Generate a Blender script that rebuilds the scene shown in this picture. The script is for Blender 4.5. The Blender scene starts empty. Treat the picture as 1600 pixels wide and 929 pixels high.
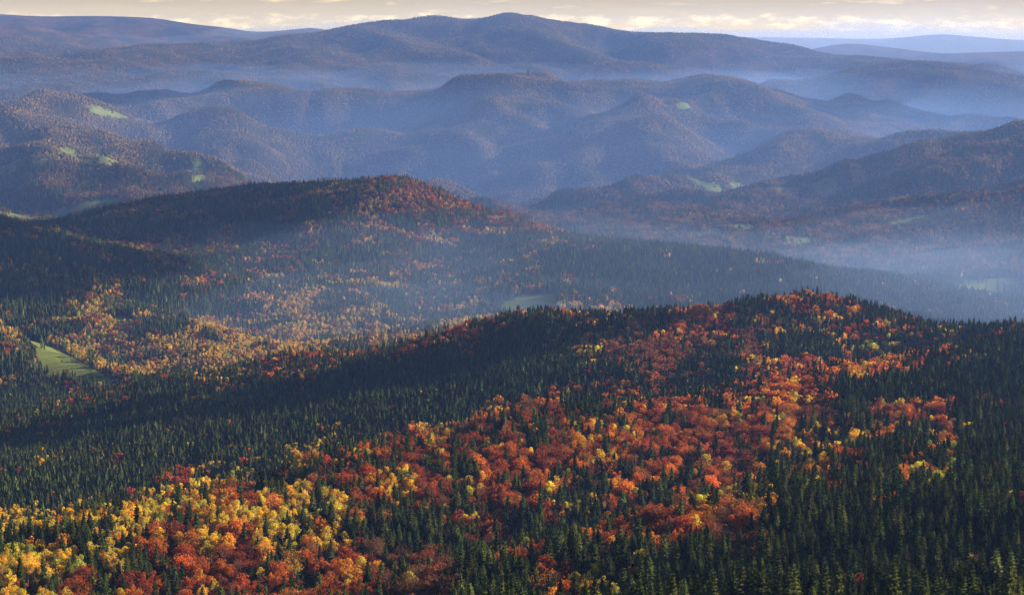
import bpy, math, random
import numpy as np
from math import radians, pi
from mathutils import Vector, Matrix

# ------------------------------------------------------------------ camera, sky, sun, exposure
scene = bpy.context.scene
FPX = 2622.0                       # focal length in pixels of a 1600 px wide frame
HORIZON = 60.0                     # eye level in that frame
PITCH = math.atan((464.5 - HORIZON) / FPX)
EYE = 860.0                        # eye height above the valley floors
SUN_EL, SUN_AZ = radians(19.0), radians(76.0)     # azimuth: clockwise from the viewing direction (+Y)

cam_data = bpy.data.cameras.new('camera')
cam_data.sensor_width = 36.0
cam_data.lens = 36.0 * FPX / 1600.0
cam_data.clip_start = 1.0
cam_data.clip_end = 120000.0
cam = bpy.data.objects.new('camera', cam_data)
scene.collection.objects.link(cam)
cam.location = (0, 0, EYE)
cam.rotation_euler = (pi / 2 - PITCH, 0, 0)
scene.camera = cam

sun_data = bpy.data.lights.new('sun', 'SUN')
sun_data.energy = 5.0
sun_data.angle = radians(0.5)
sun_data.color = (1.0, 0.87, 0.68)
sun = bpy.data.objects.new('sun', sun_data)
scene.collection.objects.link(sun)
sd = Vector((math.sin(SUN_AZ) * math.cos(SUN_EL), math.cos(SUN_AZ) * math.cos(SUN_EL), math.sin(SUN_EL)))
sun.rotation_euler = sd.to_track_quat('Z', 'Y').to_euler()
sun.location = (3000, 2000, 3000)

scene.view_settings.view_transform = 'Standard'
scene.view_settings.look = 'None'
scene.view_settings.exposure = 1.75
scene.view_settings.gamma = 1.0
scene.view_settings.use_curve_mapping = False
scene.cycles.max_bounces = 4
scene.cycles.diffuse_bounces = 2
scene.cycles.glossy_bounces = 1
scene.cycles.transmission_bounces = 2
scene.cycles.volume_bounces = 0
scene.cycles.transparent_max_bounces = 48
scene.cycles.use_denoising = True
scene.cycles.denoiser = 'OPENIMAGEDENOISE'
scene.cycles.denoising_input_passes = 'RGB_ALBEDO_NORMAL'
scene.cycles.denoising_prefilter = 'NONE'
scene.cycles.use_adaptive_sampling = False


class NT:
    """short hand for node trees"""
    def __init__(s, tree):
        s.t = tree
    def n(s, kind, **kw):
        n = s.t.nodes.new(kind)
        for k, v in kw.items():
            if k == 'i':
                for kk, vv in v.items():
                    n.inputs[kk].default_value = vv
            else:
                setattr(n, k, v)
        return n
    def l(s, a, b):
        s.t.links.new(a, b)
    def math(s, op, a, b=None, c=None, clamp=False):
        n = s.t.nodes.new('ShaderNodeMath'); n.operation = op; n.use_clamp = clamp
        for i, v in enumerate((a, b, c)):
            if v is None:
                continue
            if hasattr(v, 'links'):
                s.l(v, n.inputs[i])
            else:
                n.inputs[i].default_value = v
        return n.outputs[0]
    def ramp(s, fac, stops, interp='LINEAR'):
        n = s.t.nodes.new('ShaderNodeValToRGB')
        cr = n.color_ramp; cr.interpolation = interp
        while len(cr.elements) < len(stops):
            cr.elements.new(0.5)
        for e, (p, c) in zip(cr.elements, stops):
            e.position = p; e.color = (*c, 1) if len(c) == 3 else c
        s.l(fac, n.inputs[0])
        return n.outputs[0]
    def mix(s, fac, a, b, blend='MIX'):
        n = s.t.nodes.new('ShaderNodeMix'); n.data_type = 'RGBA'; n.blend_type = blend
        for sock, v in ((n.inputs[0], fac), (n.inputs[6], a), (n.inputs[7], b)):
            if hasattr(v, 'links'):
                s.l(v, sock)
            else:
                sock.default_value = v if not isinstance(v, tuple) or len(v) == 4 else (*v, 1)
        return n.outputs[2]


SKY_STRENGTH = 0.06
world = bpy.data.worlds.new('World')
scene.world = world
world.use_nodes = True
W = NT(world.node_tree)
world.node_tree.nodes.clear()
tc = W.n('ShaderNodeTexCoord')
sx = W.n('ShaderNodeSeparateXYZ'); W.l(tc.outputs['Generated'], sx.inputs[0])
zpos = W.math('MAXIMUM', W.math('ABSOLUTE', sx.outputs[2]), 0.012)     # the sky goes on below eye level
cx = W.n('ShaderNodeCombineXYZ')
W.l(sx.outputs[0], cx.inputs[0]); W.l(sx.outputs[1], cx.inputs[1]); W.l(zpos, cx.inputs[2])
sky = W.n('ShaderNodeTexSky', sky_type='NISHITA', sun_disc=False, sun_elevation=SUN_EL, sun_rotation=SUN_AZ,
          altitude=900.0, air_density=1.0, dust_density=3.5, ozone_density=1.0)
W.l(cx.outputs[0], sky.inputs[0])
# clouds: puffs in a low band, flat wisps above
az = W.math('ARCTAN2', sx.outputs[0], sx.outputs[1])
el = W.math('ARCSINE', sx.outputs[2])
def cloud_noise(sa, se, seed, detail, rough):
    c = W.n('ShaderNodeCombineXYZ')
    W.l(W.math('MULTIPLY', az, sa), c.inputs[0]); W.l(W.math('MULTIPLY', el, se), c.inputs[1]); c.inputs[2].default_value = seed
    n = W.n('ShaderNodeTexNoise', i={'Scale': 1.0, 'Detail': detail, 'Roughness': rough})
    W.l(c.outputs[0], n.inputs['Vector'])
    return n.outputs[0]
puff = cloud_noise(70.0, 230.0, 3.1, 5.0, 0.62)
big = cloud_noise(11.0, 60.0, 8.7, 2.0, 0.5)
high = cloud_noise(24.0, 210.0, 5.2, 4.0, 0.6)
elp = W.math('ADD', el, W.math('MULTIPLY', W.math('SUBTRACT', big, 0.5), 0.010))   # the band wanders a little
band = W.ramp(W.math('MULTIPLY_ADD', elp, 30.0, 0.3), [(0.36, (0, 0, 0)), (0.50, (1, 1, 1)), (0.66, (1, 1, 1)), (0.78, (0, 0, 0))])
cl = W.math('ADD', W.math('MULTIPLY', puff, 0.85), W.math('MULTIPLY', big, 0.35))
cl = W.math('SUBTRACT', cl, W.math('SUBTRACT', 0.70, W.math('MULTIPLY', band, 0.17)))
cl = W.math('MULTIPLY', cl, 6.0, clamp=True)
cl = W.math('MULTIPLY', cl, band)
cl2 = W.math('MULTIPLY', W.math('SUBTRACT', high, 0.60), 7.0, clamp=True)
above = W.math('MULTIPLY', W.math('SUBTRACT', el, 0.012), 300.0, clamp=True)
cl2 = W.math('MULTIPLY', cl2, above)
cloud = W.math('MAXIMUM', cl, W.math('MULTIPLY', cl2, 0.75))
# warm air low down, a thin grey veil higher up
low = W.math('SUBTRACT', 1.0, W.math('MULTIPLY', W.math('SUBTRACT', el, 0.03), 12.0, clamp=True))
side = W.math('MULTIPLY_ADD', W.math('COSINE', W.math('SUBTRACT', az, 0.12)), 1.0, 0.0)
skyb = W.mix(1.0, sky.outputs[0], (.56, .56, .56), 'MULTIPLY')
skyc = W.mix(W.math('MULTIPLY', low, 0.85), skyb, (8.2, 5.9, 1.7))
veil = W.math('MULTIPLY', W.math('SUBTRACT', W.math('ADD', el, W.math('MULTIPLY', W.math('SUBTRACT', high, 0.5), 0.006)), 0.007), 75.0, clamp=True)
skyc = W.mix(W.math('MULTIPLY', W.math('MULTIPLY', veil, low), 0.85), skyc, (3.6, 2.85, 1.6))
puffc = W.mix(W.math('MULTIPLY', W.math('SUBTRACT', puff, 0.42), 4.5, clamp=True), (6.8, 5.0, 2.3), (11.0, 8.2, 3.1))
skyc = W.mix(W.math('MULTIPLY', cloud, 0.88), skyc, puffc)
# far above, the blue of the open sky
up = W.math('MULTIPLY', W.math('SUBTRACT', el, 0.08), 4.0, clamp=True)
skyc = W.mix(up, skyc, skyb)
bg = W.n('ShaderNodeBackground', i={'Strength': SKY_STRENGTH})
W.l(skyc, bg.inputs[0])
wo = W.n('ShaderNodeOutputWorld'); W.l(bg.outputs[0], wo.inputs[0])

# ------------------------------------------------------------------ geometry of the view
CP, SP = math.cos(PITCH), math.sin(PITCH)

def ray(x, y):
    """pixel of the 1600 px frame -> azimuth, tangent of elevation"""
    x = np.asarray(x, float); y = np.asarray(y, float)
    a = (x - 800.0) / FPX; b = -(y - 464.5) / FPX
    dx, dy, dz = a, CP + b * SP, -SP + b * CP
    return np.arctan2(dx, dy), dz / np.hypot(dx, dy)

def project(X, Y, Z):
    dz = Z - EYE
    dep = Y * CP - dz * SP
    dep = np.where(dep > 1e-3, dep, 1e-3)
    upc = Y * SP + dz * CP
    return 800.0 + FPX * X / dep, 464.5 - FPX * upc / dep

def smooth(a, b, x):
    t = np.clip((x - a) / (b - a), 0, 1)
    return t * t * (3 - 2 * t)

def hash2(ix, iy, seed):
    h = (ix.astype(np.int64) * 374761393 + iy.astype(np.int64) * 668265263 + seed * 974634777) & 0xffffffff
    h = ((h ^ (h >> 13)) * 1274126177) & 0xffffffff
    return ((h ^ (h >> 16)) & 0xffff) / 65535.0

def noise(x, y, seed):
    """smooth gradient noise, about -1..1"""
    ix = np.floor(x); iy = np.floor(y); fx = x - ix; fy = y - iy
    ux = fx * fx * fx * (fx * (fx * 6 - 15) + 10); uy = fy * fy * fy * (fy * (fy * 6 - 15) + 10)
    r = 0
    for i in (0, 1):
        for j in (0, 1):
            a = hash2(ix + i, iy + j, seed) * 2 * pi
            g = np.cos(a) * (fx - i) + np.sin(a) * (fy - j)
            r = r + g * (ux if i else 1 - ux) * (uy if j else 1 - uy)
    return r * 1.5

def fbm(x, y, seed, octaves=3):
    r, a = 0, 1.0
    for k in range(octaves):
        r = r + a * noise(x * 2 ** k, y * 2 ** k, seed + 17 * k); a *= 0.5
    return r

# ------------------------------------------------------------------ the lie of the land: crests, spurs and gullies
CREST = []
SOFT = []     # guesses at the unseen far sides; they give way to what is seen
CTRL = []     # u (azimuth), v (log distance), t (tangent of elevation), weight radius

def line(pts, tree=18.0, back=None, step=36.0):
    """pts: (x px, y px, distance m); distances left out are interpolated"""
    P = [list(p) + [None] * (3 - len(p)) for p in pts]
    known = [i for i, p in enumerate(P) if p[2] is not None]
    for i, p in enumerate(P):
        if p[2] is None:
            lo = max([k for k in known if k < i], default=known[0]); hi = min([k for k in known if k > i], default=known[-1])
            if lo == hi:
                p[2] = P[lo][2]
            else:
                s = (p[0] - P[lo][0]) / (P[hi][0] - P[lo][0] + 1e-9)
                p[2] = math.exp(math.log(P[lo][2]) * (1 - s) + math.log(P[hi][2]) * s)
    out = []
    for a, b in zip(P[:-1], P[1:]):
        L = math.hypot(b[0] - a[0], FPX * math.log(b[2] / a[2]))
        n = max(1, int(round(L / step)))
        for k in range(n):
            s = k / n
            out.append((a[0] * (1 - s) + b[0] * s, a[1] * (1 - s) + b[1] * s, math.exp(math.log(a[2]) * (1 - s) + math.log(b[2]) * s)))
    out.append(tuple(P[-1]))
    for x, y, d in out:
        A, T = ray(x, y)
        CTRL.append((float(A) * FPX, math.log(d) * FPX, float(T) - tree / d))
        if back:
            CREST.append(CTRL[-1][:2])
    if back:
        for f, dy in back:
            for x, y, d in out[::2]:
                A, T = ray(x, y)
                SOFT.append((float(A) * FPX, math.log(d * f) * FPX, float(T) - tree / d - dy / FPX))

# the hill in front, from the eye down
for d, t in ((25, -.75), (60, -.62), (120, -.53), (240, -.455), (400, -.405), (560, -.378)):
    for xx in range(-900, 2600, 250):
        A, _ = ray(xx, 464)
        lean = (800 - xx) / 800 * (0.030 if d > 200 else 0.0)
        CTRL.append((float(A) * FPX, math.log(d) * FPX, t - max(lean, -.03)))
line([(-700, 1030, 1050), (-300, 990, 1020), (0, 955, 1000), (300, 950, 900), (560, 945, 830), (800, 945, 760), (1100, 945, 690), (1600, 945, 620), (2200, 945, 600)])
line([(560, 929, 880), (700, 890, 900), (800, 868, 920), (900, 845, 940), (1000, 812, 950), (1100, 785, 980), (1250, 755, 1060)], tree=14)
line([(300, 935, 1010), (450, 905, 1040), (600, 868, 1080), (800, 830, 1110), (950, 800, 1130), (1100, 758, 1200), (1220, 730, 1300)], tree=26)
line([(1600, 800, 830), (1450, 800, 850), (1350, 800, 870)])
line([(1600, 700, 1130), (1450, 690, 1170), (1330, 690, 1200)])
line([(1900, 600, 1700), (1600, 605, 1650), (1450, 610, 1600)])
# lower orange crest
line([(1390, 555, 2000), (1330, 572, 1850), (1240, 582, 1780), (1175, 597, 1740), (1050, 622, 1680), (960, 640, 1620), (875, 622, 1600), (800, 638, 1540), (700, 676, 1480), (640, 691, 1450),
      (535, 710, 1410), (470, 738, 1390), (400, 772, 1380), (295, 772, 1370), (200, 793, 1330), (130, 795, 1300), (45, 815, 1270), (0, 835, 1250), (-200, 880, 1200), (-600, 960, 1150)],
     tree=14, back=((1.10, 26), (1.2, 30)))
line([(1100, 690, 1420), (950, 715, 1350), (800, 740, 1290), (650, 775, 1240), (500, 810, 1190), (350, 840, 1140), (150, 865, 1120), (0, 890, 1090)], tree=16)
line([(440, 742, 1470), (410, 757, 1440), (370, 775, 1420)], tree=0)
# slope of dark spruces
line([(1200, 540, 2150), (1000, 575, 2050), (800, 600, 2050), (600, 635, 2050), (400, 670, 2050), (200, 715, 2000), (0, 750, 1950), (-300, 800, 1900)])
line([(600, 588, 2400), (400, 620, 2450), (200, 660, 2450), (0, 700, 2450)])
# its crest
line([(2300, 470, 2300), (1900, 490, 2250), (1700, 500, 2250), (1600, 505, 2300), (1500, 508, 2350), (1450, 508, 2400), (1400, 490, 2450), (1330, 468, 2500), (1280, 456, 2500), (1240, 456, 2500),
      (1190, 470, 2520), (1120, 490, 2550), (1050, 488, 2600), (980, 492, 2620), (930, 488, 2660), (870, 482, 2700), (810, 490, 2720), (740, 508, 2750), (680, 522, 2780), (640, 537, 2800),
      (560, 553, 2850), (480, 553, 2880), (430, 567, 2900), (380, 583, 2930), (330, 583, 2960), (280, 575, 3000), (230, 590, 3030), (150, 615, 3080), (60, 640, 3130), (0, 648, 3170), (-200, 690, 3200), (-600, 740, 3300)],
     tree=17, back=((1.08, 40), (1.17, 62)))
# broad valley behind it
line([(500, 540, 3600), (600, 535, 3650), (700, 512, 4050), (830, 475, 4250), (950, 482, 4200), (1100, 498, 4100), (1300, 515, 4000), (1500, 525, 4000), (1700, 535, 4100)], tree=10)
# left hill and its golden spurs
line([(-700, 210, 5200), (-300, 270, 4800), (0, 347, 4600), (60, 362, 4560), (110, 385, 4520), (160, 402, 4520), (240, 418, 4560)], back=((1.07, 35), (1.14, 40)))
line([(240, 395, 4680), (300, 417, 4600), (420, 456, 4350), (500, 487, 4150), (570, 512, 4000), (622, 534, 3880)], tree=8, back=((1.05, 14),))
line([(140, 450, 4270), (200, 464, 4210), (350, 512, 4020), (460, 547, 3840)], tree=26)
line([(-60, 420, 4350), (60, 440, 4250), (170, 480, 4050), (250, 498, 3950), (340, 523, 3800), (410, 545, 3680)], tree=8)
line([(-50, 490, 4000), (0, 505, 3950), (100, 540, 3750), (225, 588, 3480)], tree=22)
line([(-80, 500, 3850), (20, 525, 3800), (55, 540, 3720), (100, 557, 3600), (150, 578, 3480), (188, 600, 3380)], tree=0)
line([(-100, 590, 3500), (0, 600, 3450), (60, 610, 3400), (150, 625, 3330)], tree=15)
# dark middle hill
line([(20, 356, 5900), (62, 352, 5900), (100, 341, 5900), (170, 322, 5850), (250, 307, 5800), (330, 301, 5750), (400, 293, 5700), (455, 289, 5680), (500, 287, 5650), (560, 281, 5600), (610, 274, 5500), (650, 280, 5480),
      (685, 298, 5450), (720, 318, 5430), (760, 331, 5450), (800, 332, 5480), (830, 342, 5450), (870, 357, 5380), (915, 373, 5300)], back=((1.08, 22), (1.2, 40)))
line([(240, 330, 5600), (330, 350, 5450), (420, 370, 5270)], tree=24)
line([(610, 276, 5500), (600, 310, 5300), (560, 350, 5150), (520, 385, 4950), (480, 425, 4700), (540, 455, 4350)], tree=6)
line([(740, 372, 5120), (715, 395, 4950), (680, 430, 4700), (660, 470, 4350), (650, 505, 4050)], tree=30)
line([(130, 392, 5000), (240, 402, 4900), (350, 415, 4780), (440, 440, 4560)], tree=30)
line([(720, 365, 5150), (800, 374, 5020), (870, 374, 5000), (930, 373, 5000), (1000, 377, 4980), (1060, 382, 4950), (1120, 388, 4920), (1200, 396, 4880), (1240, 408, 4820), (1280, 422, 4760), (1320, 444, 4680),
      (1360, 462, 4600), (1420, 482, 4500), (1500, 505, 4400), (1600, 530, 4300)], back=((1.06, 24), (1.15, 30)))
line([(800, 430, 4600), (900, 440, 4550), (1000, 445, 4500), (1150, 455, 4450)])
line([(1250, 412, 5450), (1290, 421, 5380), (1375, 425, 5250), (1430, 438, 5150), (1487, 451, 5050), (1540, 470, 4900), (1600, 490, 4780), (1750, 535, 4600)], back=((1.05, 20), (1.1, 24)))
# low ridges and valley to the right
line([(840, 355, 7400), (868, 348, 7400), (925, 332, 7350), (1000, 313, 7300), (1037, 321, 7250), (1112, 326, 7200), (1162, 329, 7150)], tree=10, back=((1.05, 10), (1.1, 10)))
line([(900, 368, 6400), (1000, 368, 6300), (1100, 375, 6200), (1200, 388, 6050)], tree=22)
line([(1270, 400, 5750), (1350, 415, 5600), (1450, 432, 5450), (1600, 470, 5150), (1750, 490, 5000)], tree=12)
line([(2300, 150, 8200), (1800, 180, 8000), (1700, 192, 7900), (1600, 213, 7800), (1540, 224, 7750), (1460, 247, 7600), (1400, 272, 7500), (1340, 302, 7400), (1280, 319, 7300), (1230, 332, 7200), (1185, 346, 7100)], back=((1.08, 35), (1.16, 35)))
line([(1650, 245, 7650), (1590, 257, 7580), (1500, 276, 7380), (1420, 302, 7200), (1375, 327, 7050)], tree=5)
line([(1650, 300, 7000), (1580, 318, 7060), (1500, 322, 6980), (1420, 332, 6800)], tree=32)
line([(1700, 305, 6850), (1580, 317, 6750), (1540, 318, 6700), (1450, 338, 6550), (1380, 350, 6450), (1300, 360, 6350), (1200, 384, 6150)], tree=4)
line([(1700, 368, 6500), (1600, 374, 6400), (1500, 380, 6300), (1350, 391, 6150)], tree=24)
line([(1750, 335, 6300), (1650, 342, 6250), (1600, 353, 6180), (1520, 375, 6050), (1450, 388, 5950), (1380, 398, 5880)], tree=8)
# the long blue range
line([(-900, 240, 11200), (-400, 215, 11000), (-200, 200, 11000), (0, 180, 10800), (60, 170, 10800), (100, 154, 10900), (150, 147, 11000), (200, 156, 11000), (250, 153, 11100), (300, 151, 11200), (350, 137, 11300), (420, 133, 11300),
      (480, 141, 11300), (540, 134, 11300), (600, 139, 11350), (650, 141, 11400), (700, 138, 11450), (760, 130, 11500), (800, 121, 11500), (825, 112, 11500), (845, 121, 11450), (860, 126, 11400), (900, 124, 11300), (940, 125, 11300),
      (990, 120, 11200), (1030, 127, 11200), (1060, 127, 11100), (1085, 119, 11000), (1120, 116, 11000), (1170, 123, 11000), (1220, 143, 10900), (1250, 156, 10800), (1312, 181, 10500), (1375, 213, 10200), (1412, 233, 9900), (1440, 244, 9700)],
     back=((1.07, 22), (1.16, 30)))
line([(1250, 160, 12600), (1275, 163, 12500), (1325, 152, 12400), (1375, 163, 12300), (1425, 173, 12200), (1500, 186, 12000), (1550, 196, 11800), (1575, 207, 11600), (1700, 240, 11500)], back=((1.06, 18), (1.12, 20)))
line([(1210, 150, 15000), (1237, 141, 15000), (1280, 122, 14900), (1325, 103, 14800), (1380, 98, 14600), (1437, 93, 14500), (1500, 101, 14400), (1560, 112, 14300), (1600, 121, 14200), (1800, 130, 14200), (2300, 120, 14500)], back=((1.06, 14), (1.12, 18)))
line([(690, 140, 11300), (720, 160, 10800), (750, 181, 10300), (800, 206, 9900), (860, 231, 9500), (920, 276, 8900), (965, 315, 8400)], tree=0, step=60)
line([(800, 205, 9900), (740, 210, 9700), (690, 225, 9350), (650, 245, 9000), (610, 268, 8700)], tree=0, step=60)
line([(480, 141, 11200), (505, 168, 10800), (540, 206, 10300), (590, 240, 9700), (620, 262, 9200)], tree=0, step=60)
line([(1120, 118, 11000), (1125, 158, 10300), (1050, 180, 9950), (975, 200, 9650), (910, 217, 9350)], tree=0, step=60)
line([(1125, 158, 10300), (1200, 192, 9800), (1300, 217, 9350), (1400, 238, 9050)], tree=0, step=60)
line([(825, 118, 11450), (848, 160, 10800), (870, 200, 10200)], tree=0, step=60)
line([(300, 152, 11200), (350, 192, 10200), (420, 245, 9100), (470, 282, 8600)], tree=0, step=60)
line([(150, 148, 11000), (130, 190, 9900), (70, 232, 8900), (120, 228, 8900), (170, 242, 8600), (235, 278, 8000)], tree=0, step=60)
line([(560, 160, 11000), (585, 200, 10600), (635, 212, 10100)], tree=110, step=80)
line([(690, 262, 9000), (780, 258, 9100), (860, 285, 8700)], tree=110, step=80)
line([(640, 165, 10900), (650, 195, 10400)], tree=90, step=60)
line([(1170, 160, 10500), (1230, 175, 10300)], tree=-20, step=60)
line([(1020, 200, 9700), (1100, 185, 9900), (1170, 210, 9600)], tree=90, step=80)
line([(390, 180, 10700), (440, 210, 10000), (520, 262, 9000)], tree=130, step=80)
line([(1000, 160, 10600), (940, 180, 10150)], tree=100, step=80)
line([(1060, 225, 9400), (1000, 262, 8950)], tree=-10, step=80)
line([(960, 245, 9200), (1010, 275, 8700)], tree=80, step=80)
line([(210, 190, 10300), (260, 230, 9300), (330, 262, 8600)], tree=110, step=80)
line([(-300, 345, 7000), (0, 335, 7200), (100, 327, 7400), (250, 302, 7900), (400, 292, 8150), (550, 292, 8350), (700, 332, 7950), (850, 337, 7700), (980, 318, 8150), (1100, 292, 8500), (1200, 302, 8300), (1300, 292, 8500), (1400, 258, 8650), (1500, 240, 8900)], tree=0)
# high range behind
line([(-900, 110, 17000), (-200, 100, 17000), (0, 94, 17000), (60, 89), (120, 86), (170, 83), (230, 81), (300, 73), (340, 66), (360, 62, 17500), (375, 66), (410, 67), (440, 57), (500, 51), (560, 43), (620, 39), (650, 37), (680, 31, 18000), (740, 33), (790, 28),
      (805, 23), (820, 21, 18000), (835, 23), (850, 29), (900, 35), (940, 42), (990, 51), (1040, 51), (1100, 51), (1150, 54, 17500), (1165, 62), (1180, 68), (1215, 72), (1240, 69), (1265, 75), (1290, 86), (1350, 86), (1440, 95), (1500, 97), (1560, 106), (1600, 116), (2200, 120, 17500)],
     tree=14, back=((1.08, 22), (1.16, 26)), step=22)
line([(520, 70, 16600), (600, 58, 16800), (670, 40, 17000), (730, 52, 16800), (780, 40, 17000), (880, 48, 16800), (960, 75, 16200), (1010, 100, 15600)], tree=0, step=50)
line([(670, 42, 17000), (600, 90, 15800), (520, 120, 15000), (450, 140, 14500)], tree=0, step=60)
line([(780, 42, 17000), (860, 90, 15800), (900, 115, 15200)], tree=0, step=60)
line([(440, 58, 17300), (400, 90, 16200), (330, 120, 15000)], tree=0, step=60)
line([(0, 168, 13400), (150, 160, 13700), (300, 152, 14000), (450, 148, 14200), (600, 142, 14500), (800, 138, 14600), (1000, 134, 14600), (1200, 136, 15200)], tree=0)
# pale farthest hills
line([(-600, 30, 21300), (-200, 26, 21300), (0, 23, 21300), (60, 28), (160, 26), (240, 28), (300, 38), (350, 43), (400, 51), (450, 47), (490, 42), (520, 49), (600, 60, 21000)], tree=0, back=((1.05, 10), (1.1, 16)), step=25)
line([(-200, 50, 19700), (0, 35, 19700), (20, 33), (60, 42), (120, 55), (200, 66), (260, 74, 19700)], tree=0, back=((1.04, 10),), step=25)
line([(1240, 84, 20500), (1270, 76, 20500), (1300, 70), (1330, 67), (1400, 75), (1470, 84), (1520, 82), (1600, 80), (1800, 78), (2300, 70, 20500)], tree=0, back=((1.04, 10), (1.09, 14)), step=25)
line([(-900, 64, 23500), (600, 64, 23500), (1000, 64), (1180, 59), (1230, 60), (1300, 61), (1380, 64), (1430, 58), (1470, 54), (1540, 61), (1600, 67), (1900, 60), (2400, 64, 23500)], tree=0, step=25)
line([(-900, 76, 25500), (2400, 76, 25500)], tree=0, step=120)

CT = np.array(CTRL)
def thin(pts, fixed, r):
    kept = []
    for p in pts:
        if len(fixed) and np.min(np.hypot(fixed[:, 0] - p[0], fixed[:, 1] - p[1])) < r:
            continue
        if kept and np.min(np.hypot(np.array(kept)[:, 0] - p[0], np.array(kept)[:, 1] - p[1])) < 40:
            continue
        if len(fixed):
            r_ = np.hypot(fixed[:, 0] - p[0], fixed[:, 1] - p[1])
            if np.any((np.abs(fixed[:, 2] - p[2]) * FPX / r_ > 0.42) & (r_ < 260)):
                continue
        if kept:
            k_ = np.array(kept); r_ = np.hypot(k_[:, 0] - p[0], k_[:, 1] - p[1])
            if np.any(np.abs(k_[:, 2] - p[2]) * FPX / r_ > 0.5):
                continue
        kept.append(p)
    return kept
CT = np.vstack([CT, thin(SOFT, CT, 85.0)])
RS = 12.0
def kernel(du, dv):
    return -np.sqrt(du * du + dv * dv + RS * RS)
_n = len(CT)
_K = np.zeros((_n + 1, _n + 1))
_K[:_n, :_n] = kernel(CT[:, None, 0] - CT[None, :, 0], CT[:, None, 1] - CT[None, :, 1]) + np.eye(_n) * 3.0
_K[:_n, _n] = 1; _K[_n, :_n] = 1
_w = np.linalg.solve(_K, np.append(CT[:, 2], 0.0))

def rbf(u, v):
    out = np.empty(u.size); near = np.empty(u.size)
    uf, vf = u.ravel(), v.ravel()
    for s in range(0, u.size, 4000):
        du = uf[s:s + 4000, None] - CT[None, :, 0]; dv = vf[s:s + 4000, None] - CT[None, :, 1]
        r2 = du * du + dv * dv
        out[s:s + 4000] = (-np.sqrt(r2 + RS * RS)) @ _w[:_n] + _w[_n]
        near[s:s + 4000] = np.sqrt(r2.min(1))
    return out.reshape(u.shape), near.reshape(u.shape)

# coarse fit, then the fine sheet
D0, D1 = 25.0, 25600.0
cu = np.arange(-1250, 1251, 20.0)
cv = np.arange(math.log(D0) * FPX, math.log(D1) * FPX + 30, 26.0)
CUU, CVV = np.meshgrid(cu, cv)
CTT, CNN = rbf(CUU, CVV)

def bil(G, u, v):
    fu = np.clip((u - cu[0]) / 20.0, 0, len(cu) - 1.001); fv = np.clip((v - cv[0]) / 26.0, 0, len(cv) - 1.001)
    i = fu.astype(int); j = fv.astype(int); a = fu - i; b = fv - j
    return (G[j, i] * (1 - a) + G[j, i + 1] * a) * (1 - b) + (G[j + 1, i] * (1 - a) + G[j + 1, i + 1] * a) * b

def lumps(X, Y, d, lams, seed):
    det = 0
    for k, lam in enumerate(lams):
        r = lam / d
        w = smooth(0.012, 0.035, r) * (1 - smooth(0.16, 0.36, r))
        wx = X + lam * 0.5 * noise(X / lam / 2, Y / lam / 2, 31 + k + seed); wy = Y + lam * 0.5 * noise(X / lam / 2, Y / lam / 2, 57 + k + seed)
        n = noise(wx / lam, wy / lam, 5 + k + seed)
        det = det + w * lam * (0.55 - 1.6 * np.abs(n) + 0.35 * n)
    return det

# running water cuts the slopes: streams follow the steepest way down and deepen with the land they drain
ES = 10.0
eu = np.arange(-1250, 1251, ES); ev = np.arange(math.log(500.0) * FPX, math.log(21000.0) * FPX, ES)
EU, EV = np.meshgrid(eu, ev)
ED = np.exp(EV / FPX)
def blur(G, n=1):
    for _ in range(n):
        P = np.pad(G, 1, mode='edge'); G = (P[:-2, 1:-1] + P[2:, 1:-1] + P[1:-1, :-2] + P[1:-1, 2:] + 4 * G) / 8
    return G
E_T = blur(bil(CTT, EU, EV), 3)
E_NEAR = bil(CNN, EU, EV)
CRP = np.array(CREST)[::2]
_c = np.empty(CUU.size); _u, _v = CUU.ravel(), CVV.ravel()
for s in range(0, _c.size, 8000):
    _c[s:s + 8000] = np.sqrt(((_u[s:s + 8000, None] - CRP[None, :, 0]) ** 2 + (_v[s:s + 8000, None] - CRP[None, :, 1]) ** 2).min(1))
E_CREST = bil(_c.reshape(CUU.shape), EU, EV)
E_Z0 = E_T * ED
E_X, E_Y = np.sin(EU / FPX) * ED, np.cos(EU / FPX) * ED
E_KEEP = 0.04 + 0.96 * smooth(12, 80, E_CREST)
E_Z = E_Z0 + lumps(E_X, E_Y, ED, (70., 150., 330., 750., 1700.), 0) * E_KEEP * np.interp(ED, (700, 3000, 4200, 6300, 7600, 11500, 21000), (.024, .034, .06, .04, .24, .22, .14))
NVE, NUE = E_Z.shape

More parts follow.
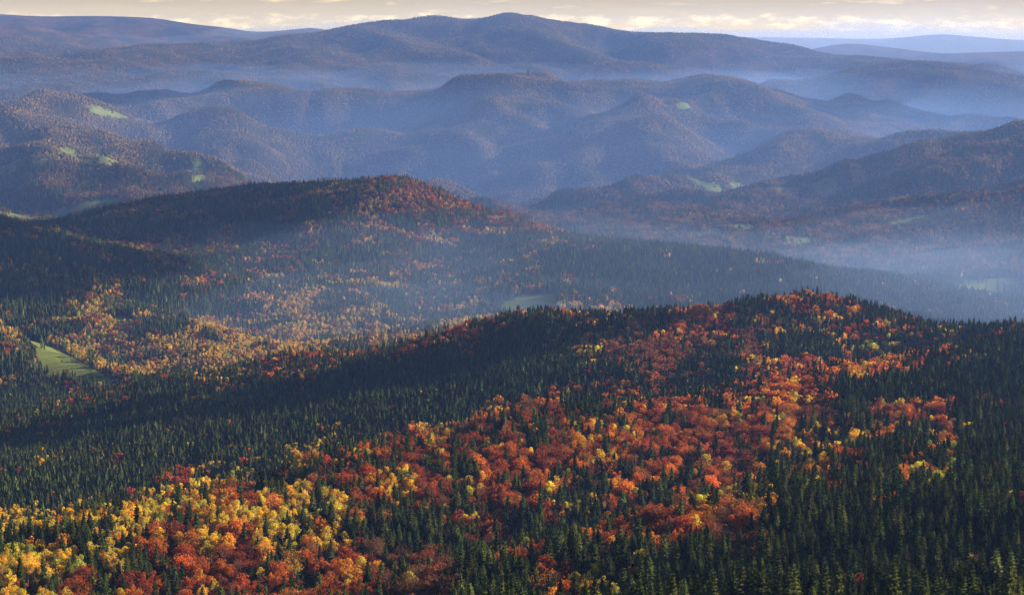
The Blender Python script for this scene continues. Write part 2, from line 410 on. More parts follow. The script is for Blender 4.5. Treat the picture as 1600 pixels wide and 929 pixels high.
def erode(Z, K):
    import heapq
    zf = Z.ravel().tolist(); N = NVE * NUE
    fill = [0.0] * N; par = [-1] * N; done = bytearray(N); order = []
    heap = []
    for j in range(NVE):
        for i in (range(NUE) if j in (0, NVE - 1) else (0, NUE - 1)):
            k = j * NUE + i; done[k] = 1; fill[k] = zf[k]; heap.append((zf[k], k))
    heapq.heapify(heap)
    push, pop = heapq.heappush, heapq.heappop
    while heap:
        z, k = pop(heap); order.append(k)
        j, i = divmod(k, NUE)
        for m, ok in ((k - 1, i > 0), (k + 1, i < NUE - 1), (k - NUE, j > 0), (k + NUE, j < NVE - 1)):
            if ok and not done[m]:
                done[m] = 1; par[m] = k
                f = zf[m] if zf[m] > z else z
                fill[m] = f; push(heap, (f, m))
    F = np.array(fill).reshape(NVE, NUE)
    best = np.zeros(F.shape); rec = np.array(par).reshape(F.shape)
    I = np.arange(N).reshape(F.shape)
    for dj in (-1, 0, 1):
        for di in (-1, 0, 1):
            if dj or di:
                js, je = max(0, -dj), NVE - max(0, dj); is_, ie = max(0, -di), NUE - max(0, di)
                drop = np.zeros(F.shape); drop[js:je, is_:ie] = (F[js:je, is_:ie] - F[js + dj:je + dj, is_ + di:ie + di]) / math.hypot(di, dj)
                q = drop > best + 1e-9
                q[[0, -1]] = False; q[:, [0, -1]] = False
                best[q] = drop[q]; rec[q] = (I + dj * NUE + di)[q]
    rec = rec.ravel().tolist()
    A = [1.0] * N
    for k in reversed(order):
        if rec[k] >= 0:
            A[rec[k]] += A[k]
    FK = (K * np.sqrt(np.clip(np.array(A) - 4.0, 0, 4000))).tolist()
    for k in order:
        r = rec[k]
        if r >= 0 and zf[k] > zf[r]:
            f = FK[k]
            zf[k] = (zf[k] + f * zf[r]) / (1 + f)
    return np.array(zf).reshape(NVE, NUE)

for _ in range(2):
    E_Z = erode(E_Z, 0.018)
    E_Z = blur(E_Z, 1)
# crests stay where they were
E_DT = (E_Z - E_Z0) / ED * smooth(0, 60, np.minimum(EV - ev[0], ev[-1] - EV)) * smooth(0, 80, 1250 - np.abs(EU))

E_DT = np.where(E_DT > 0, E_DT * (.08 + .42 * smooth(30, 120, E_CREST)), E_DT) * (.10 + .90 * smooth(14, 85, E_CREST))
def cut(u, v):
    fu = np.clip((u - eu[0]) / ES, 0, len(eu) - 1.001); fv = np.clip((v - ev[0]) / ES, 0, len(ev) - 1.001)
    i = fu.astype(int); j = fv.astype(int); a = fu - i; b = fv - j
    a = a * a * (3 - 2 * a); b = b * b * (3 - 2 * b)
    return (E_DT[j, i] * (1 - a) + E_DT[j, i + 1] * a) * (1 - b) + (E_DT[j + 1, i] * (1 - a) + E_DT[j + 1, i + 1] * a) * b

def fold(u):
    """azimuths beyond the modelled sector mirror it, so the land closes all round"""
    m = 1150.0
    return m - np.abs(((u + m) % (4 * m)) - 2 * m) if np.ndim(u) else u

def ground(X, Y):
    d = np.clip(np.hypot(X, Y), D0, D1)
    u = fold(np.arctan2(X, Y) * FPX); v = np.log(d) * FPX
    t = bil(CTT, u, v) + cut(u, v); near = bil(CNN, u, v)
    keep = (0.08 + 0.92 * smooth(14, 105, near)) * (1 - smooth(18000, 22000, d))
    det = lumps(X, Y, d, (40., 90., 200., 450.), 100) * (1 - smooth(.02, .06, 90. / d) * .5)
    return EYE + t * d + det * 0.035 * keep * smooth(150, 600, d)

# columns: fine in view, coarse round the back
az_in = np.arange(-22.0, 22.001, math.degrees(4.0 / FPX))
st, a, side = math.degrees(4.0 / FPX), 22.0, []
while a < 177.0:
    st = min(st * 1.25, 3.0); a += st; side.append(a)
side = np.array([s for s in side if s < 178.5])
AZ = np.radians(np.concatenate([-side[::-1], az_in, side]))
lr = [math.log(D0)]
while lr[-1] < math.log(D1):
    d = math.exp(lr[-1])
    lr.append(lr[-1] + (0.06 if d < 500 else 11.0 / FPX if d < 20000 else 18.0 / FPX))
LR = np.array(lr)
AA, LL = np.meshgrid(AZ, LR)
GX, GY = np.sin(AA) * np.exp(LL), np.cos(AA) * np.exp(LL)
GZ = ground(GX, GY)
GT = (GZ - EYE) / np.hypot(GX, GY)
NR, NC = GZ.shape

def sheet_z(X, Y):
    """height of the finished sheet"""
    return ground(X, Y)

# what the eye can see of it: running skyline along every column
SKYL = np.maximum.accumulate(GT, axis=0)
def hidden_by(X, Y):
    """tangent of the skyline in front of a spot"""
    a = np.arctan2(X, Y); l = np.log(np.hypot(X, Y)) - 0.012
    c = np.clip(np.searchsorted(AZ, a), 0, NC - 1); r = np.clip(np.searchsorted(LR, l) - 1, 0, NR - 1)
    return SKYL[r, c]
# ------------------------------------------------------------------ meadows
def inside(px, py, poly):
    r = np.zeros(px.shape, bool); n = len(poly)
    for i in range(n):
        x1, y1 = poly[i]; x2, y2 = poly[(i + 1) % n]
        c = ((y1 > py) != (y2 > py)) & (px < (x2 - x1) * (py - y1) / (y2 - y1 + 1e-9) + x1)
        r ^= c
    return r

MEADOWS = [  # outline as seen from the eye, distance range, strength of the field pattern (0 = all grass)
    ([(398, 778), (365, 780), (380, 760), (425, 742), (462, 733), (470, 742), (440, 758)], 1300, 1650, 0),
    ([(308, 588), (350, 584), (352, 600), (308, 604)], 2800, 3150, 0),
    ([(22, 524), (60, 534), (90, 546), (120, 562), (150, 578), (196, 602), (165, 606), (135, 600), (110, 590), (84, 590), (55, 580), (60, 562), (48, 545)], 3250, 3900, 0),
    ([(172, 503), (182, 494), (196, 494), (216, 504), (208, 510), (186, 512)], 3850, 4250, 0),
    ([(786, 472), (820, 460), (866, 459), (872, 484), (850, 500), (800, 500), (780, 490)], 3700, 4600, 0),
    ([(590, 440), (612, 438), (625, 448), (600, 452)], 4000, 4900, 0),
    ([(1375, 322), (1400, 316), (1395, 330), (1372, 330)], 6200, 7100, 0),
    ([(1380, 350), (1420, 341), (1450, 333), (1500, 320), (1545, 313), (1545, 322), (1500, 332), (1450, 345), (1400, 356)], 6100, 6800, 0),
    ([(1110, 350), (1200, 350), (1230, 368), (1280, 372), (1260, 390), (1150, 385), (1060, 378)], 5800, 7000, .5),
    ([(1290, 430), (1600, 400), (1600, 480), (1440, 440)], 5000, 5900, .78),
    ([(1070, 275), (1110, 278), (1180, 292), (1250, 292), (1300, 275), (1320, 300), (1270, 318), (1200, 330), (1120, 306)], 7500, 9300, .38),
    ([(0, 262), (30, 246), (60, 240), (110, 228), (150, 226), (205, 256), (170, 262), (120, 252), (70, 256), (30, 270), (0, 272)], 7000, 10000, .42),
    ([(130, 164), (150, 165), (190, 178), (205, 186), (180, 186), (150, 180)], 8500, 11500, .25),
    ([(280, 252), (318, 247), (326, 270), (322, 290), (292, 286), (284, 270)], 7000, 9800, .55),
    ([(90, 330), (140, 312), (185, 309), (180, 318), (120, 332), (90, 336)], 6200, 8400, .1),
    ([(0, 330), (60, 326), (100, 338), (50, 348), (0, 344)], 6000, 8000, .35),
    ([(140, 228), (150, 240), (130, 240)], 7000, 10000, .3),
    ([(1060, 160), (1120, 158), (1110, 170), (1040, 175)], 9500, 11200, .4),
]
def meadow(X, Y, Z):
    px, py = project(X, Y, Z)
    d = np.hypot(X, Y)
    wob = (noise(X / 45, Y / 45, 91) + .8 * noise(X / 17, Y / 17, 92)) * 3.4 * np.clip(3000 / d, .5, 2)
    m = np.zeros(X.shape)
    for poly, da, db, pat in MEADOWS:
        xs = [p[0] for p in poly]; ys = [p[1] for p in poly]
        q = (px > min(xs) - 8) & (px < max(xs) + 8) & (py > min(ys) - 8) & (py < max(ys) + 8) & (d > da) & (d < db) & (Y > 0)
        if not q.any():
            continue
        k = inside(px[q] + wob[q], py[q] + wob[q] * .5, poly)
        if pat:
            f = noise(X[q] / 160 + Y[q] / 500, Y[q] / 330, 12) + .5 * noise(X[q] / 60, Y[q] / 110, 44)
            k &= f > (pat - .50) * 1.0
        m[q] = np.maximum(m[q], k)
    return m

# ------------------------------------------------------------------ materials
def new_mat(name):
    m = bpy.data.materials.new(name); m.use_nodes = True
    m.node_tree.nodes.clear()
    return m, NT(m.node_tree)

def terrain_material():
    m, t = new_mat('hillside')
    g = t.n('ShaderNodeNewGeometry')
    def nz(scale, detail=4, rough=.6):
        n = t.n('ShaderNodeTexNoise', i={'Scale': scale, 'Detail': detail, 'Roughness': rough})
        t.l(g.outputs['Position'], n.inputs['Vector']); return n.outputs[0]
    floor = t.ramp(nz(.05, 5), [(.3, (.020, .022, .010)), (.5, (.040, .028, .014)), (.7, (.075, .036, .015))])
    wood = t.ramp(nz(.0035, 5, .65), [(.35, (.020, .026, .014)), (.48, (.045, .030, .016)), (.58, (.085, .045, .018)), (.7, (.060, .050, .018))])
    speck = t.ramp(nz(.03, 3, .7), [(.3, (.45, .45, .45)), (.7, (1.5, 1.5, 1.5))])
    wood = t.mix(1.0, wood, speck, 'MULTIPLY')
    ln = t.n('ShaderNodeVectorMath', operation='LENGTH'); t.l(g.outputs['Position'], ln.inputs[0])
    far = t.math('MULTIPLY', t.math('SUBTRACT', ln.outputs['Value'], 11000.0), 1 / 3000.0, clamp=True)
    base = t.mix(far, floor, wood)
    grass = t.ramp(t.math('MULTIPLY_ADD', nz(.16, 4, .7), .45, t.math('MULTIPLY', nz(.018, 5, .65), .58)), [(.3, (.060, .080, .018)), (.5, (.100, .125, .028)), (.66, (.14, .14, .04)), (.8, (.12, .09, .038))])
    a = t.n('ShaderNodeAttribute', attribute_name='meadow')
    col = t.mix(a.outputs['Fac'], base, grass)
    b = t.n('ShaderNodeBsdfDiffuse'); t.l(col, b.inputs[0])
    bp = t.n('ShaderNodeBump', i={'Strength': .6, 'Distance': 12.0})
    t.l(nz(.02, 4, .7), bp.inputs['Height']); t.l(t.math('MULTIPLY', far, .8), bp.inputs['Strength']); t.l(bp.outputs[0], b.inputs['Normal'])
    o = t.n('ShaderNodeOutputMaterial'); t.l(b.outputs[0], o.inputs[0])
    return m

def leaf_material(name, attr_type, trans, vary=.35, gloss=.0):
    """leaves coloured by the tree's own tint, with lighter and darker sprays"""
    m, t = new_mat(name)
    a = t.n('ShaderNodeAttribute', attribute_name='tint', attribute_type=attr_type)
    tcn = t.n('ShaderNodeTexCoord')
    n = t.n('ShaderNodeTexNoise', i={'Scale': .55, 'Detail': 2.0, 'Roughness': .6}); t.l(tcn.outputs['Object'], n.inputs['Vector'])
    lo, hi = 1 - vary, 1 + vary
    k = t.ramp(n.outputs[0], [(.32, (lo, lo, lo)), (.68, (hi, hi, hi * .95))])
    col = t.mix(1.0, a.outputs['Color'], k, 'MULTIPLY')
    d = t.n('ShaderNodeBsdfDiffuse'); t.l(col, d.inputs[0])
    tr = t.n('ShaderNodeBsdfTranslucent'); t.l(col, tr.inputs[0])
    mx = t.n('ShaderNodeMixShader', i={0: trans}); t.l(d.outputs[0], mx.inputs[1]); t.l(tr.outputs[0], mx.inputs[2])
    o = t.n('ShaderNodeOutputMaterial'); t.l(mx.outputs[0], o.inputs[0])
    return m

def bark_material(name, c1, c2, scale):
    m, t = new_mat(name)
    tcn = t.n('ShaderNodeTexCoord')
    n = t.n('ShaderNodeTexNoise', i={'Scale': scale, 'Detail': 4.0, 'Roughness': .6}); t.l(tcn.outputs['Object'], n.inputs['Vector'])
    col = t.ramp(n.outputs[0], [(.4, c1), (.6, c2)])
    d = t.n('ShaderNodeBsdfDiffuse'); t.l(col, d.inputs[0])
    o = t.n('ShaderNodeOutputMaterial'); t.l(d.outputs[0], o.inputs[0])
    return m

def plain(name, c1, c2, scale):
    return bark_material(name, c1, c2, scale)

M_GROUND = terrain_material()
M_LEAF = leaf_material('autumn_leaves', 'INSTANCER', .42)
M_NEEDLE = leaf_material('spruce_needles', 'INSTANCER', .12, .4)
M_FARWOOD = leaf_material('far_wood_leaves', 'GEOMETRY', .30, .3)
M_BARK = bark_material('grey_bark', (.06, .05, .045), (.16, .14, .12), 3.0)
M_SBARK = bark_material('spruce_bark', (.035, .025, .02), (.08, .055, .04), 4.0)
M_BIRCH = bark_material('birch_bark', (.35, .33, .30), (.55, .53, .49), 2.0)

# ------------------------------------------------------------------ the ground sheet
def mesh_from(name, verts, faces, mats, smooth_shade=False, mat_idx=None):
    """verts (n,3), faces: (m,3) or (m,4) array, or a list of such arrays"""
    me = bpy.data.meshes.new(name)
    fl = faces if isinstance(faces, list) else [faces]
    fl = [np.asarray(f, np.int32) for f in fl if len(f)]
    loops = np.concatenate([f.ravel() for f in fl])
    tot = np.concatenate([np.full(len(f), f.shape[1], np.int32) for f in fl])
    start = np.concatenate([[0], np.cumsum(tot)[:-1]]).astype(np.int32)
    me.vertices.add(len(verts)); me.vertices.foreach_set('co', np.asarray(verts, np.float32).ravel())
    me.loops.add(len(loops)); me.loops.foreach_set('vertex_index', loops)
    me.polygons.add(len(tot)); me.polygons.foreach_set('loop_start', start); me.polygons.foreach_set('loop_total', tot)
    if mat_idx is not None:
        me.polygons.foreach_set('material_index', np.asarray(mat_idx, np.int32))
    me.polygons.foreach_set('use_smooth', np.full(len(tot), smooth_shade))
    for m in mats:
        me.materials.append(m)
    me.update(calc_edges=True)
    return me

def link(name, me, **props):
    o = bpy.data.objects.new(name, me); scene.collection.objects.link(o)
    for k, v in props.items():
        o[k] = v
    return o

idx = np.arange(NR * NC).reshape(NR, NC)
q = np.stack([idx[:-1, :-1], idx[:-1, 1:], idx[1:, 1:], idx[1:, :-1]], -1).reshape(-1, 4)[:, ::-1]
wrap = np.stack([idx[:-1, -1], idx[:-1, 0], idx[1:, 0], idx[1:, -1]], -1)[:, ::-1]
V = np.stack([GX, GY, GZ], -1).reshape(-1, 3)
V = np.vstack([V, [[0, 0, GZ[0].max() + 1.0]]])
fan = np.stack([np.roll(idx[0], -1), idx[0], np.full(NC, NR * NC)], -1)[:, ::-1]
me = mesh_from('terrain', V, [q, wrap, fan], [M_GROUND], True)
MD = meadow(GX, GY, GZ)
at = me.attributes.new('meadow', 'FLOAT', 'POINT')
at.data.foreach_set('value', np.append(MD.ravel(), 0).astype(np.float32))
link('terrain', me, kind='structure', label='forested mountain ridges and valleys')

# ------------------------------------------------------------------ haze
hm, ht = new_mat('haze_air')
pv = ht.n('ShaderNodeVolumePrincipled', i={'Color': (.23, .41, 1.0, 1), 'Density': 2.5e-5, 'Anisotropy': .25})
hm.cycles.homogeneous_volume = True; pv.inputs['Density Attribute'].default_value = ''; pv.inputs['Temperature Attribute'].default_value = ''
hm.cycles.volume_sampling = 'DISTANCE'
ho = ht.n('ShaderNodeOutputMaterial'); ht.l(pv.outputs[0], ho.inputs['Volume'])
def air_box(name, mat, x, y0, y1, z0, z1, label):
    vs = [(sx_ * x, y, z) for z in (z0, z1) for y in (y0, y1) for sx_ in (-1, 1)]
    fs = [(0, 2, 3, 1), (4, 5, 7, 6), (0, 1, 5, 4), (2, 6, 7, 3), (0, 4, 6, 2), (1, 3, 7, 5)]
    o = link(name, mesh_from(name, vs, np.array(fs), [mat]), kind='stuff', label=label)
    return o
air_box('haze', hm, 26500, -26500, 26500, GZ.min() - 1.0, GZ.max() + 40.0, 'blue autumn haze filling the valleys')
def bank(name, density, colour, x0, x1, y0, y1, top, seed, label, flat=3.0):
    """a low bank of mist with a domed, billowy top"""
    m, t = new_mat(name + '_air')
    v = t.n('ShaderNodeVolumePrincipled', i={'Color': colour, 'Density': density, 'Anisotropy': .25, 'Density Attribute': '', 'Temperature Attribute': ''})
    m.cycles.homogeneous_volume = True; m.cycles.volume_sampling = 'DISTANCE'
    o = t.n('ShaderNodeOutputMaterial'); t.l(v.outputs[0], o.inputs['Volume'])
    nx, ny = 60, 36
    gx, gy = np.meshgrid(np.linspace(x0, x1, nx), np.linspace(y0, y1, ny))
    fx, fy = (gx - x0) / (x1 - x0) * 2 - 1, (gy - y0) / (y1 - y0) * 2 - 1
    dome = (1 - np.abs(fx) ** flat) * (1 - np.abs(fy) ** flat)
    zb = GZ.min() - .5
    zt = zb + 2 + (top - zb) * dome * (.92 + .16 * fbm(gx / (y1 - y0) * 3, gy / (y1 - y0) * 3, seed, 3))
    P = np.vstack([np.stack([gx, gy, zt], -1).reshape(-1, 3), np.stack([gx, gy, np.full(gx.shape, zb)], -1).reshape(-1, 3)])
    I = np.arange(nx * ny).reshape(ny, nx); J = I + nx * ny
    F = [np.stack([I[:-1, :-1], I[:-1, 1:], I[1:, 1:], I[1:, :-1]], -1).reshape(-1, 4), np.stack([J[:-1, :-1], J[1:, :-1], J[1:, 1:], J[:-1, 1:]], -1).reshape(-1, 4)]
    for a, c in ((I[0], J[0]), (I[-1, ::-1], J[-1, ::-1]), (I[::-1, 0], J[::-1, 0]), (I[:, -1], J[:, -1])):
        F.append(np.stack([a[:-1], c[:-1], c[1:], a[1:]], -1))
    link(name, mesh_from(name, P, F, [m]), kind='stuff', label=label, group=name.replace('_', ' ') + ' layers')
bank('valley_mist', 8e-5, (.34, .53, 1.0, 1), -1700, 2600, 2700, 6100, 430.0, 3, 'thin bluish mist in the valley behind the nearest hill', 4.0)
bank('ground_mist', 1.5e-4, (.36, .55, 1.0, 1), -1450, 2400, 3000, 6000, 285.0, 13, 'thicker mist on the floor of the valley behind the nearest hill', 5.0)
for k_, top_ in enumerate((480., 560., 640., 720., 790.)):
    bank('basin_mist', 2.1e-5, (.25, .44, 1.0, 1), -9000 - 300 * k_, 9000, 5300 + 170 * k_, 12200 + 90 * k_, top_, 40 + k_, 'blue mist filling the basin before the long range', 2.4)
for k_, top_ in enumerate((430., 520., 600., 680.)):
    bank('far_mist', 7.0e-5, (.28, .48, 1.0, 1), -14000 - 200 * k_, 14000, 10900 + 120 * k_, 17000 + 100 * k_, top_, 50 + k_, 'pale mist between the two farthest dark ranges', 3.0)
bank('horizon_mist', 2.1e-4, (.42, .54, .86, 1), -16000, 16000, 17600, 25900, 1060.0, 6, 'pale mist round the farthest hills', 6.0)
bank('horizon_mist', 2.0e-4, (.75, .74, .80, 1), -16500, 16500, 21500, 26100, 990.0, 8, 'whitish mist before the last pale ridge', 6.0)

# ------------------------------------------------------------------ unseen clouds, added out of view to shade the hills
def shade_cloud_material():
    m, t = new_mat('shade_cloud_white')
    d = t.n('ShaderNodeBsdfDiffuse', i={'Color': (.85, .85, .86, 1)}); tr = t.n('ShaderNodeBsdfTranslucent', i={'Color': (.8, .8, .82, 1)})
    mx = t.n('ShaderNodeMixShader', i={0: .35}); t.l(d.outputs[0], mx.inputs[1]); t.l(tr.outputs[0], mx.inputs[2])
    o = t.n('ShaderNodeOutputMaterial'); t.l(mx.outputs[0], o.inputs[0])
    return m
M_SHADE_CLOUD = shade_cloud_material()

def cloud(target, height, half, n, seed, label):
    """an added cloud, set sunward at the given height to shade the target"""
    k = (height - target[2]) / sd.z
    c = np.array([target[0] + sd.x * k, target[1] + sd.y * k, height])
    r = np.random.default_rng(seed)
    VV, FF, m = [], [], 0
    na, ne = 18, 10
    for i in range(n):
        rr = math.sqrt(r.uniform()); a = r.uniform(0, 6.28)
        p = c + np.array([math.cos(a) * rr * half[0], math.sin(a) * rr * half[1], r.uniform(0, .25) * half[2] * (1.3 - rr)])
        R = np.array([half[0], half[1], half[2]]) * r.uniform(.16, .36) * (1.15 - .5 * rr)
        th = np.arange(na) / na * 2 * pi; ph = np.linspace(-pi / 2, pi / 2, ne)
        TH, PH = np.meshgrid(th, ph)
        b = 1 + .16 * fbm(TH * 1.3 + i * 7.3, PH * 2.2, seed + i, 3)
        q = np.stack([np.cos(TH) * np.cos(PH) * R[0] * b, np.sin(TH) * np.cos(PH) * R[1] * b, np.where(PH < 0, .45, 1) * np.sin(PH) * R[2] * b], -1).reshape(-1, 3) + p
        I = np.arange(na * ne).reshape(ne, na)
        f = np.stack([I[:-1], np.roll(I, -1, 1)[:-1], np.roll(I, -1, 1)[1:], I[1:]], -1).reshape(-1, 4)
        VV.append(q); FF.append(f + m); m += len(q)
    o = link('cloud', mesh_from('cloud', np.vstack(VV), np.vstack(FF), [M_SHADE_CLOUD], True), kind='stuff', label=label)  # stands out of view, added only to cast shade
    return o
cloud((-1150, 4700, 420), 1900, (850, 560, 300), 52, 3, 'unseen flat cloud added to shade the left hill')
cloud((-1300, 4130, 300), 1750, (470, 280, 200), 36, 21, 'unseen little cloud added to shade the spurs of the left hill')
cloud((-1050, 5750, 400), 1950, (560, 480, 240), 36, 9, 'unseen small cloud added to shade the left of the middle hill')
cloud((-520, 2360, 390), 1550, (520, 230, 160), 40, 12, 'unseen long flat cloud added to darken the spruce slope')
cloud((-3600, 11200, 500), 2200, (1700, 1500, 400), 40, 5, 'unseen broad cloud added to shade the left of the long range')
cloud((3300, 11500, 500), 2200, (1500, 1300, 400), 36, 6, 'unseen ragged cloud added to shade the right of the long range')
# ------------------------------------------------------------------ tree models
rng = np.random.default_rng(7)

class Shape:
    def __init__(s):
        s.v, s.q, s.t, s.n = [], [], [], 0
    def quad(s, pts):
        s.v.append(np.asarray(pts, float)); s.q.append([s.n, s.n + 1, s.n + 2, s.n + 3]); s.n += 4
    def tri(s, pts):
        s.v.append(np.asarray(pts, float)); s.t.append([s.n, s.n + 1, s.n + 2]); s.n += 3
    def quads(s, P):                      # (m,4,3)
        m = len(P); s.v.append(P.reshape(-1, 3)); s.q.extend((s.n + np.arange(m * 4).reshape(m, 4)).tolist()); s.n += m * 4
    def tris(s, P):
        m = len(P); s.v.append(P.reshape(-1, 3)); s.t.extend((s.n + np.arange(m * 3).reshape(m, 3)).tolist()); s.n += m * 3
    def tube(s, path, radii, sides=6):
        path = np.asarray(path, float); rings = []
        for i, p in enumerate(path):
            d = path[min(i + 1, len(path) - 1)] - path[max(i - 1, 0)]; d /= np.linalg.norm(d)
            e = np.cross(d, [0.3, 0.9, 0.1]); e /= np.linalg.norm(e); f = np.cross(d, e)
            a = np.arange(sides) / sides * 2 * pi
            rings.append(p + radii[i] * (np.cos(a)[:, None] * e + np.sin(a)[:, None] * f))
        base = s.n; s.v.append(np.vstack(rings)); s.n += sides * len(path)
        for i in range(len(path) - 1):
            for k in range(sides):
                a, b = base + i * sides + k, base + i * sides + (k + 1) % sides
                s.q.append([a, b, b + sides, a + sides])
    def mesh(s, name, mats):
        return mesh_from(name, np.vstack(s.v), [np.array(s.q).reshape(-1, 4), np.array(s.t).reshape(-1, 3)], mats)

def merged(name, parts, mats):
    V, Q, T, MQ, MT, n = [], [], [], [], [], 0
    for k, p in enumerate(parts):
        V.append(np.vstack(p.v))
        if p.q: Q.append(np.array(p.q) + n); MQ += [k] * len(p.q)
        if p.t: T.append(np.array(p.t) + n); MT += [k] * len(p.t)
        n += p.n
    f = [np.vstack(Q)] if Q else []
    if T: f.append(np.vstack(T))
    return mesh_from(name, np.vstack(V), f, mats, mat_idx=MQ + MT)

def spruce(lod, seed):
    r = np.random.default_rng(seed)
    H, R = 26.0, r.uniform(3.6, 6.0)
    crown, trunk = Shape(), Shape()
    trunk.tube([(0, 0, -1.5), (0, 0, H * .35), (0, 0, H * .97)], [.34, .25, .03], 6 if lod == 0 else 3)
    z0 = H * r.uniform(.06, .16)
    def rad(t):
        return R * (1 - t) ** .74 * (0.55 + .45 * min(1, t * 5 + .35))
    if lod == 0:
        # boughs: whorls of drooping sprays, each a spine with ragged side twigs
        nw = int(r.integers(17, 27)); gap = r.uniform(0, .28)
        for w in range(nw):
            t = (w + r.uniform(-.2, .2)) / nw
            z = z0 + (H - z0) * t
            nb = int(round(9 - 3.5 * t))
            a0 = r.uniform(0, 6.28)
            for b in range(nb):
                a = a0 + b / nb * 2 * pi + r.uniform(-.3, .3)
                if r.uniform() < gap:
                    continue
                L = rad(max(t, 0)) * r.uniform(.72, 1.18) + .25
                droop = r.uniform(.18, .42) * (1.1 - t)
                d = np.array([math.cos(a), math.sin(a), 0]); sdv = np.array([-math.sin(a), math.cos(a), 0])
                p0 = np.array([0, 0, z]) + d * .1
                p1 = p0 + d * L * .55 + np.array([0, 0, L * (.05 - droop * .4)])
                p2 = p0 + d * L + np.array([0, 0, -L * droop])
                w0 = .30 + .20 * L
                hang = np.array([0, 0, -.35 - .22 * L])
                crown.quad([p0, p1 + sdv * w0 * r.uniform(.7, 1.2) + hang * .3, p2, p1 - sdv * w0 * r.uniform(.7, 1.2) + hang * .3])
                # hanging twigs below the spine
                crown.quad([p0 + hang * .2, p1 * .5 + p0 * .5, p2, p1 + hang * r.uniform(.8, 1.4)])
                for s in (-1, 1):
                    q = p0 + (p2 - p0) * r.uniform(.45, .8)
                    tip = q + sdv * s * w0 * r.uniform(1.0, 1.7) + d * L * .18 + np.array([0, 0, -.25 - .1 * L])
                    crown.tri([q - d * .28, tip, q + d * .34 + np.array([0, 0, .1])])
        crown.tri([(-.18, 0, H - 1.2), (.18, .05, H - 1.2), (0, 0, H + .5)])
        crown.tri([(0, -.18, H - 1.2), (.02, .18, H - 1.2), (0, 0, H + .5)])
        layers, spikes, core = 9, 8, .55
    elif lod == 1:
        layers, spikes, core = int(r.integers(8, 12)), 9, 1.0
    else:
        layers, spikes, core = 5, 6, 1.0
    for k in range(layers):
        t0 = k / layers; t1 = min(1.0, (k + 1.75) / layers)
        zb = z0 + (H - z0) * t0; zt = z0 + (H - z0) * t1 if k < layers - 1 else H + .3
        a0 = r.uniform(0, 6.28)
        for j in range(spikes):
            a, b = a0 + j / spikes * 2 * pi, a0 + (j + 1) / spikes * 2 * pi
            m = (a + b) / 2 + r.uniform(-.15, .15)
            ro = rad(t0) * core * r.uniform(.72, 1.25) + .12; ri = rad(t0) * core * .55
            drop = ro * .28 * r.uniform(.5, 1.6)
            out = np.array([math.cos(m) * ro, math.sin(m) * ro, zb - drop])
            pa = np.array([math.cos(a) * ri, math.sin(a) * ri, zb + .25]); pb = np.array([math.cos(b) * ri, math.sin(b) * ri, zb + .25])
            top = np.array([0, 0, zt])
            crown.tri([pa, out, top]); crown.tri([out, pb, top])
    return crown, trunk

def leaf_quads(r, C, N, size, ragged=.35):
    """ragged four-cornered sprays of leaves at C facing roughly N"""
    m = len(C)
    N = N / np.linalg.norm(N, axis=1, keepdims=True)
    ref = r.normal(size=(m, 3))
    A = np.cross(N, ref); A /= np.linalg.norm(A, axis=1, keepdims=True) + 1e-9
    B = np.cross(N, A)
    s = size * r.uniform(.55, 1.35, (m, 1)); asp = r.uniform(.6, 1.0, (m, 1))
    P = np.empty((m, 4, 3))
    for k, (x, y) in enumerate(((-1, -.6), (.7, -1), (1, .7), (-.6, 1))):
        P[:, k] = C + A * s * x * .5 + B * s * asp * y * .5 + r.normal(size=(m, 3)) * s * ragged * .35
    return P

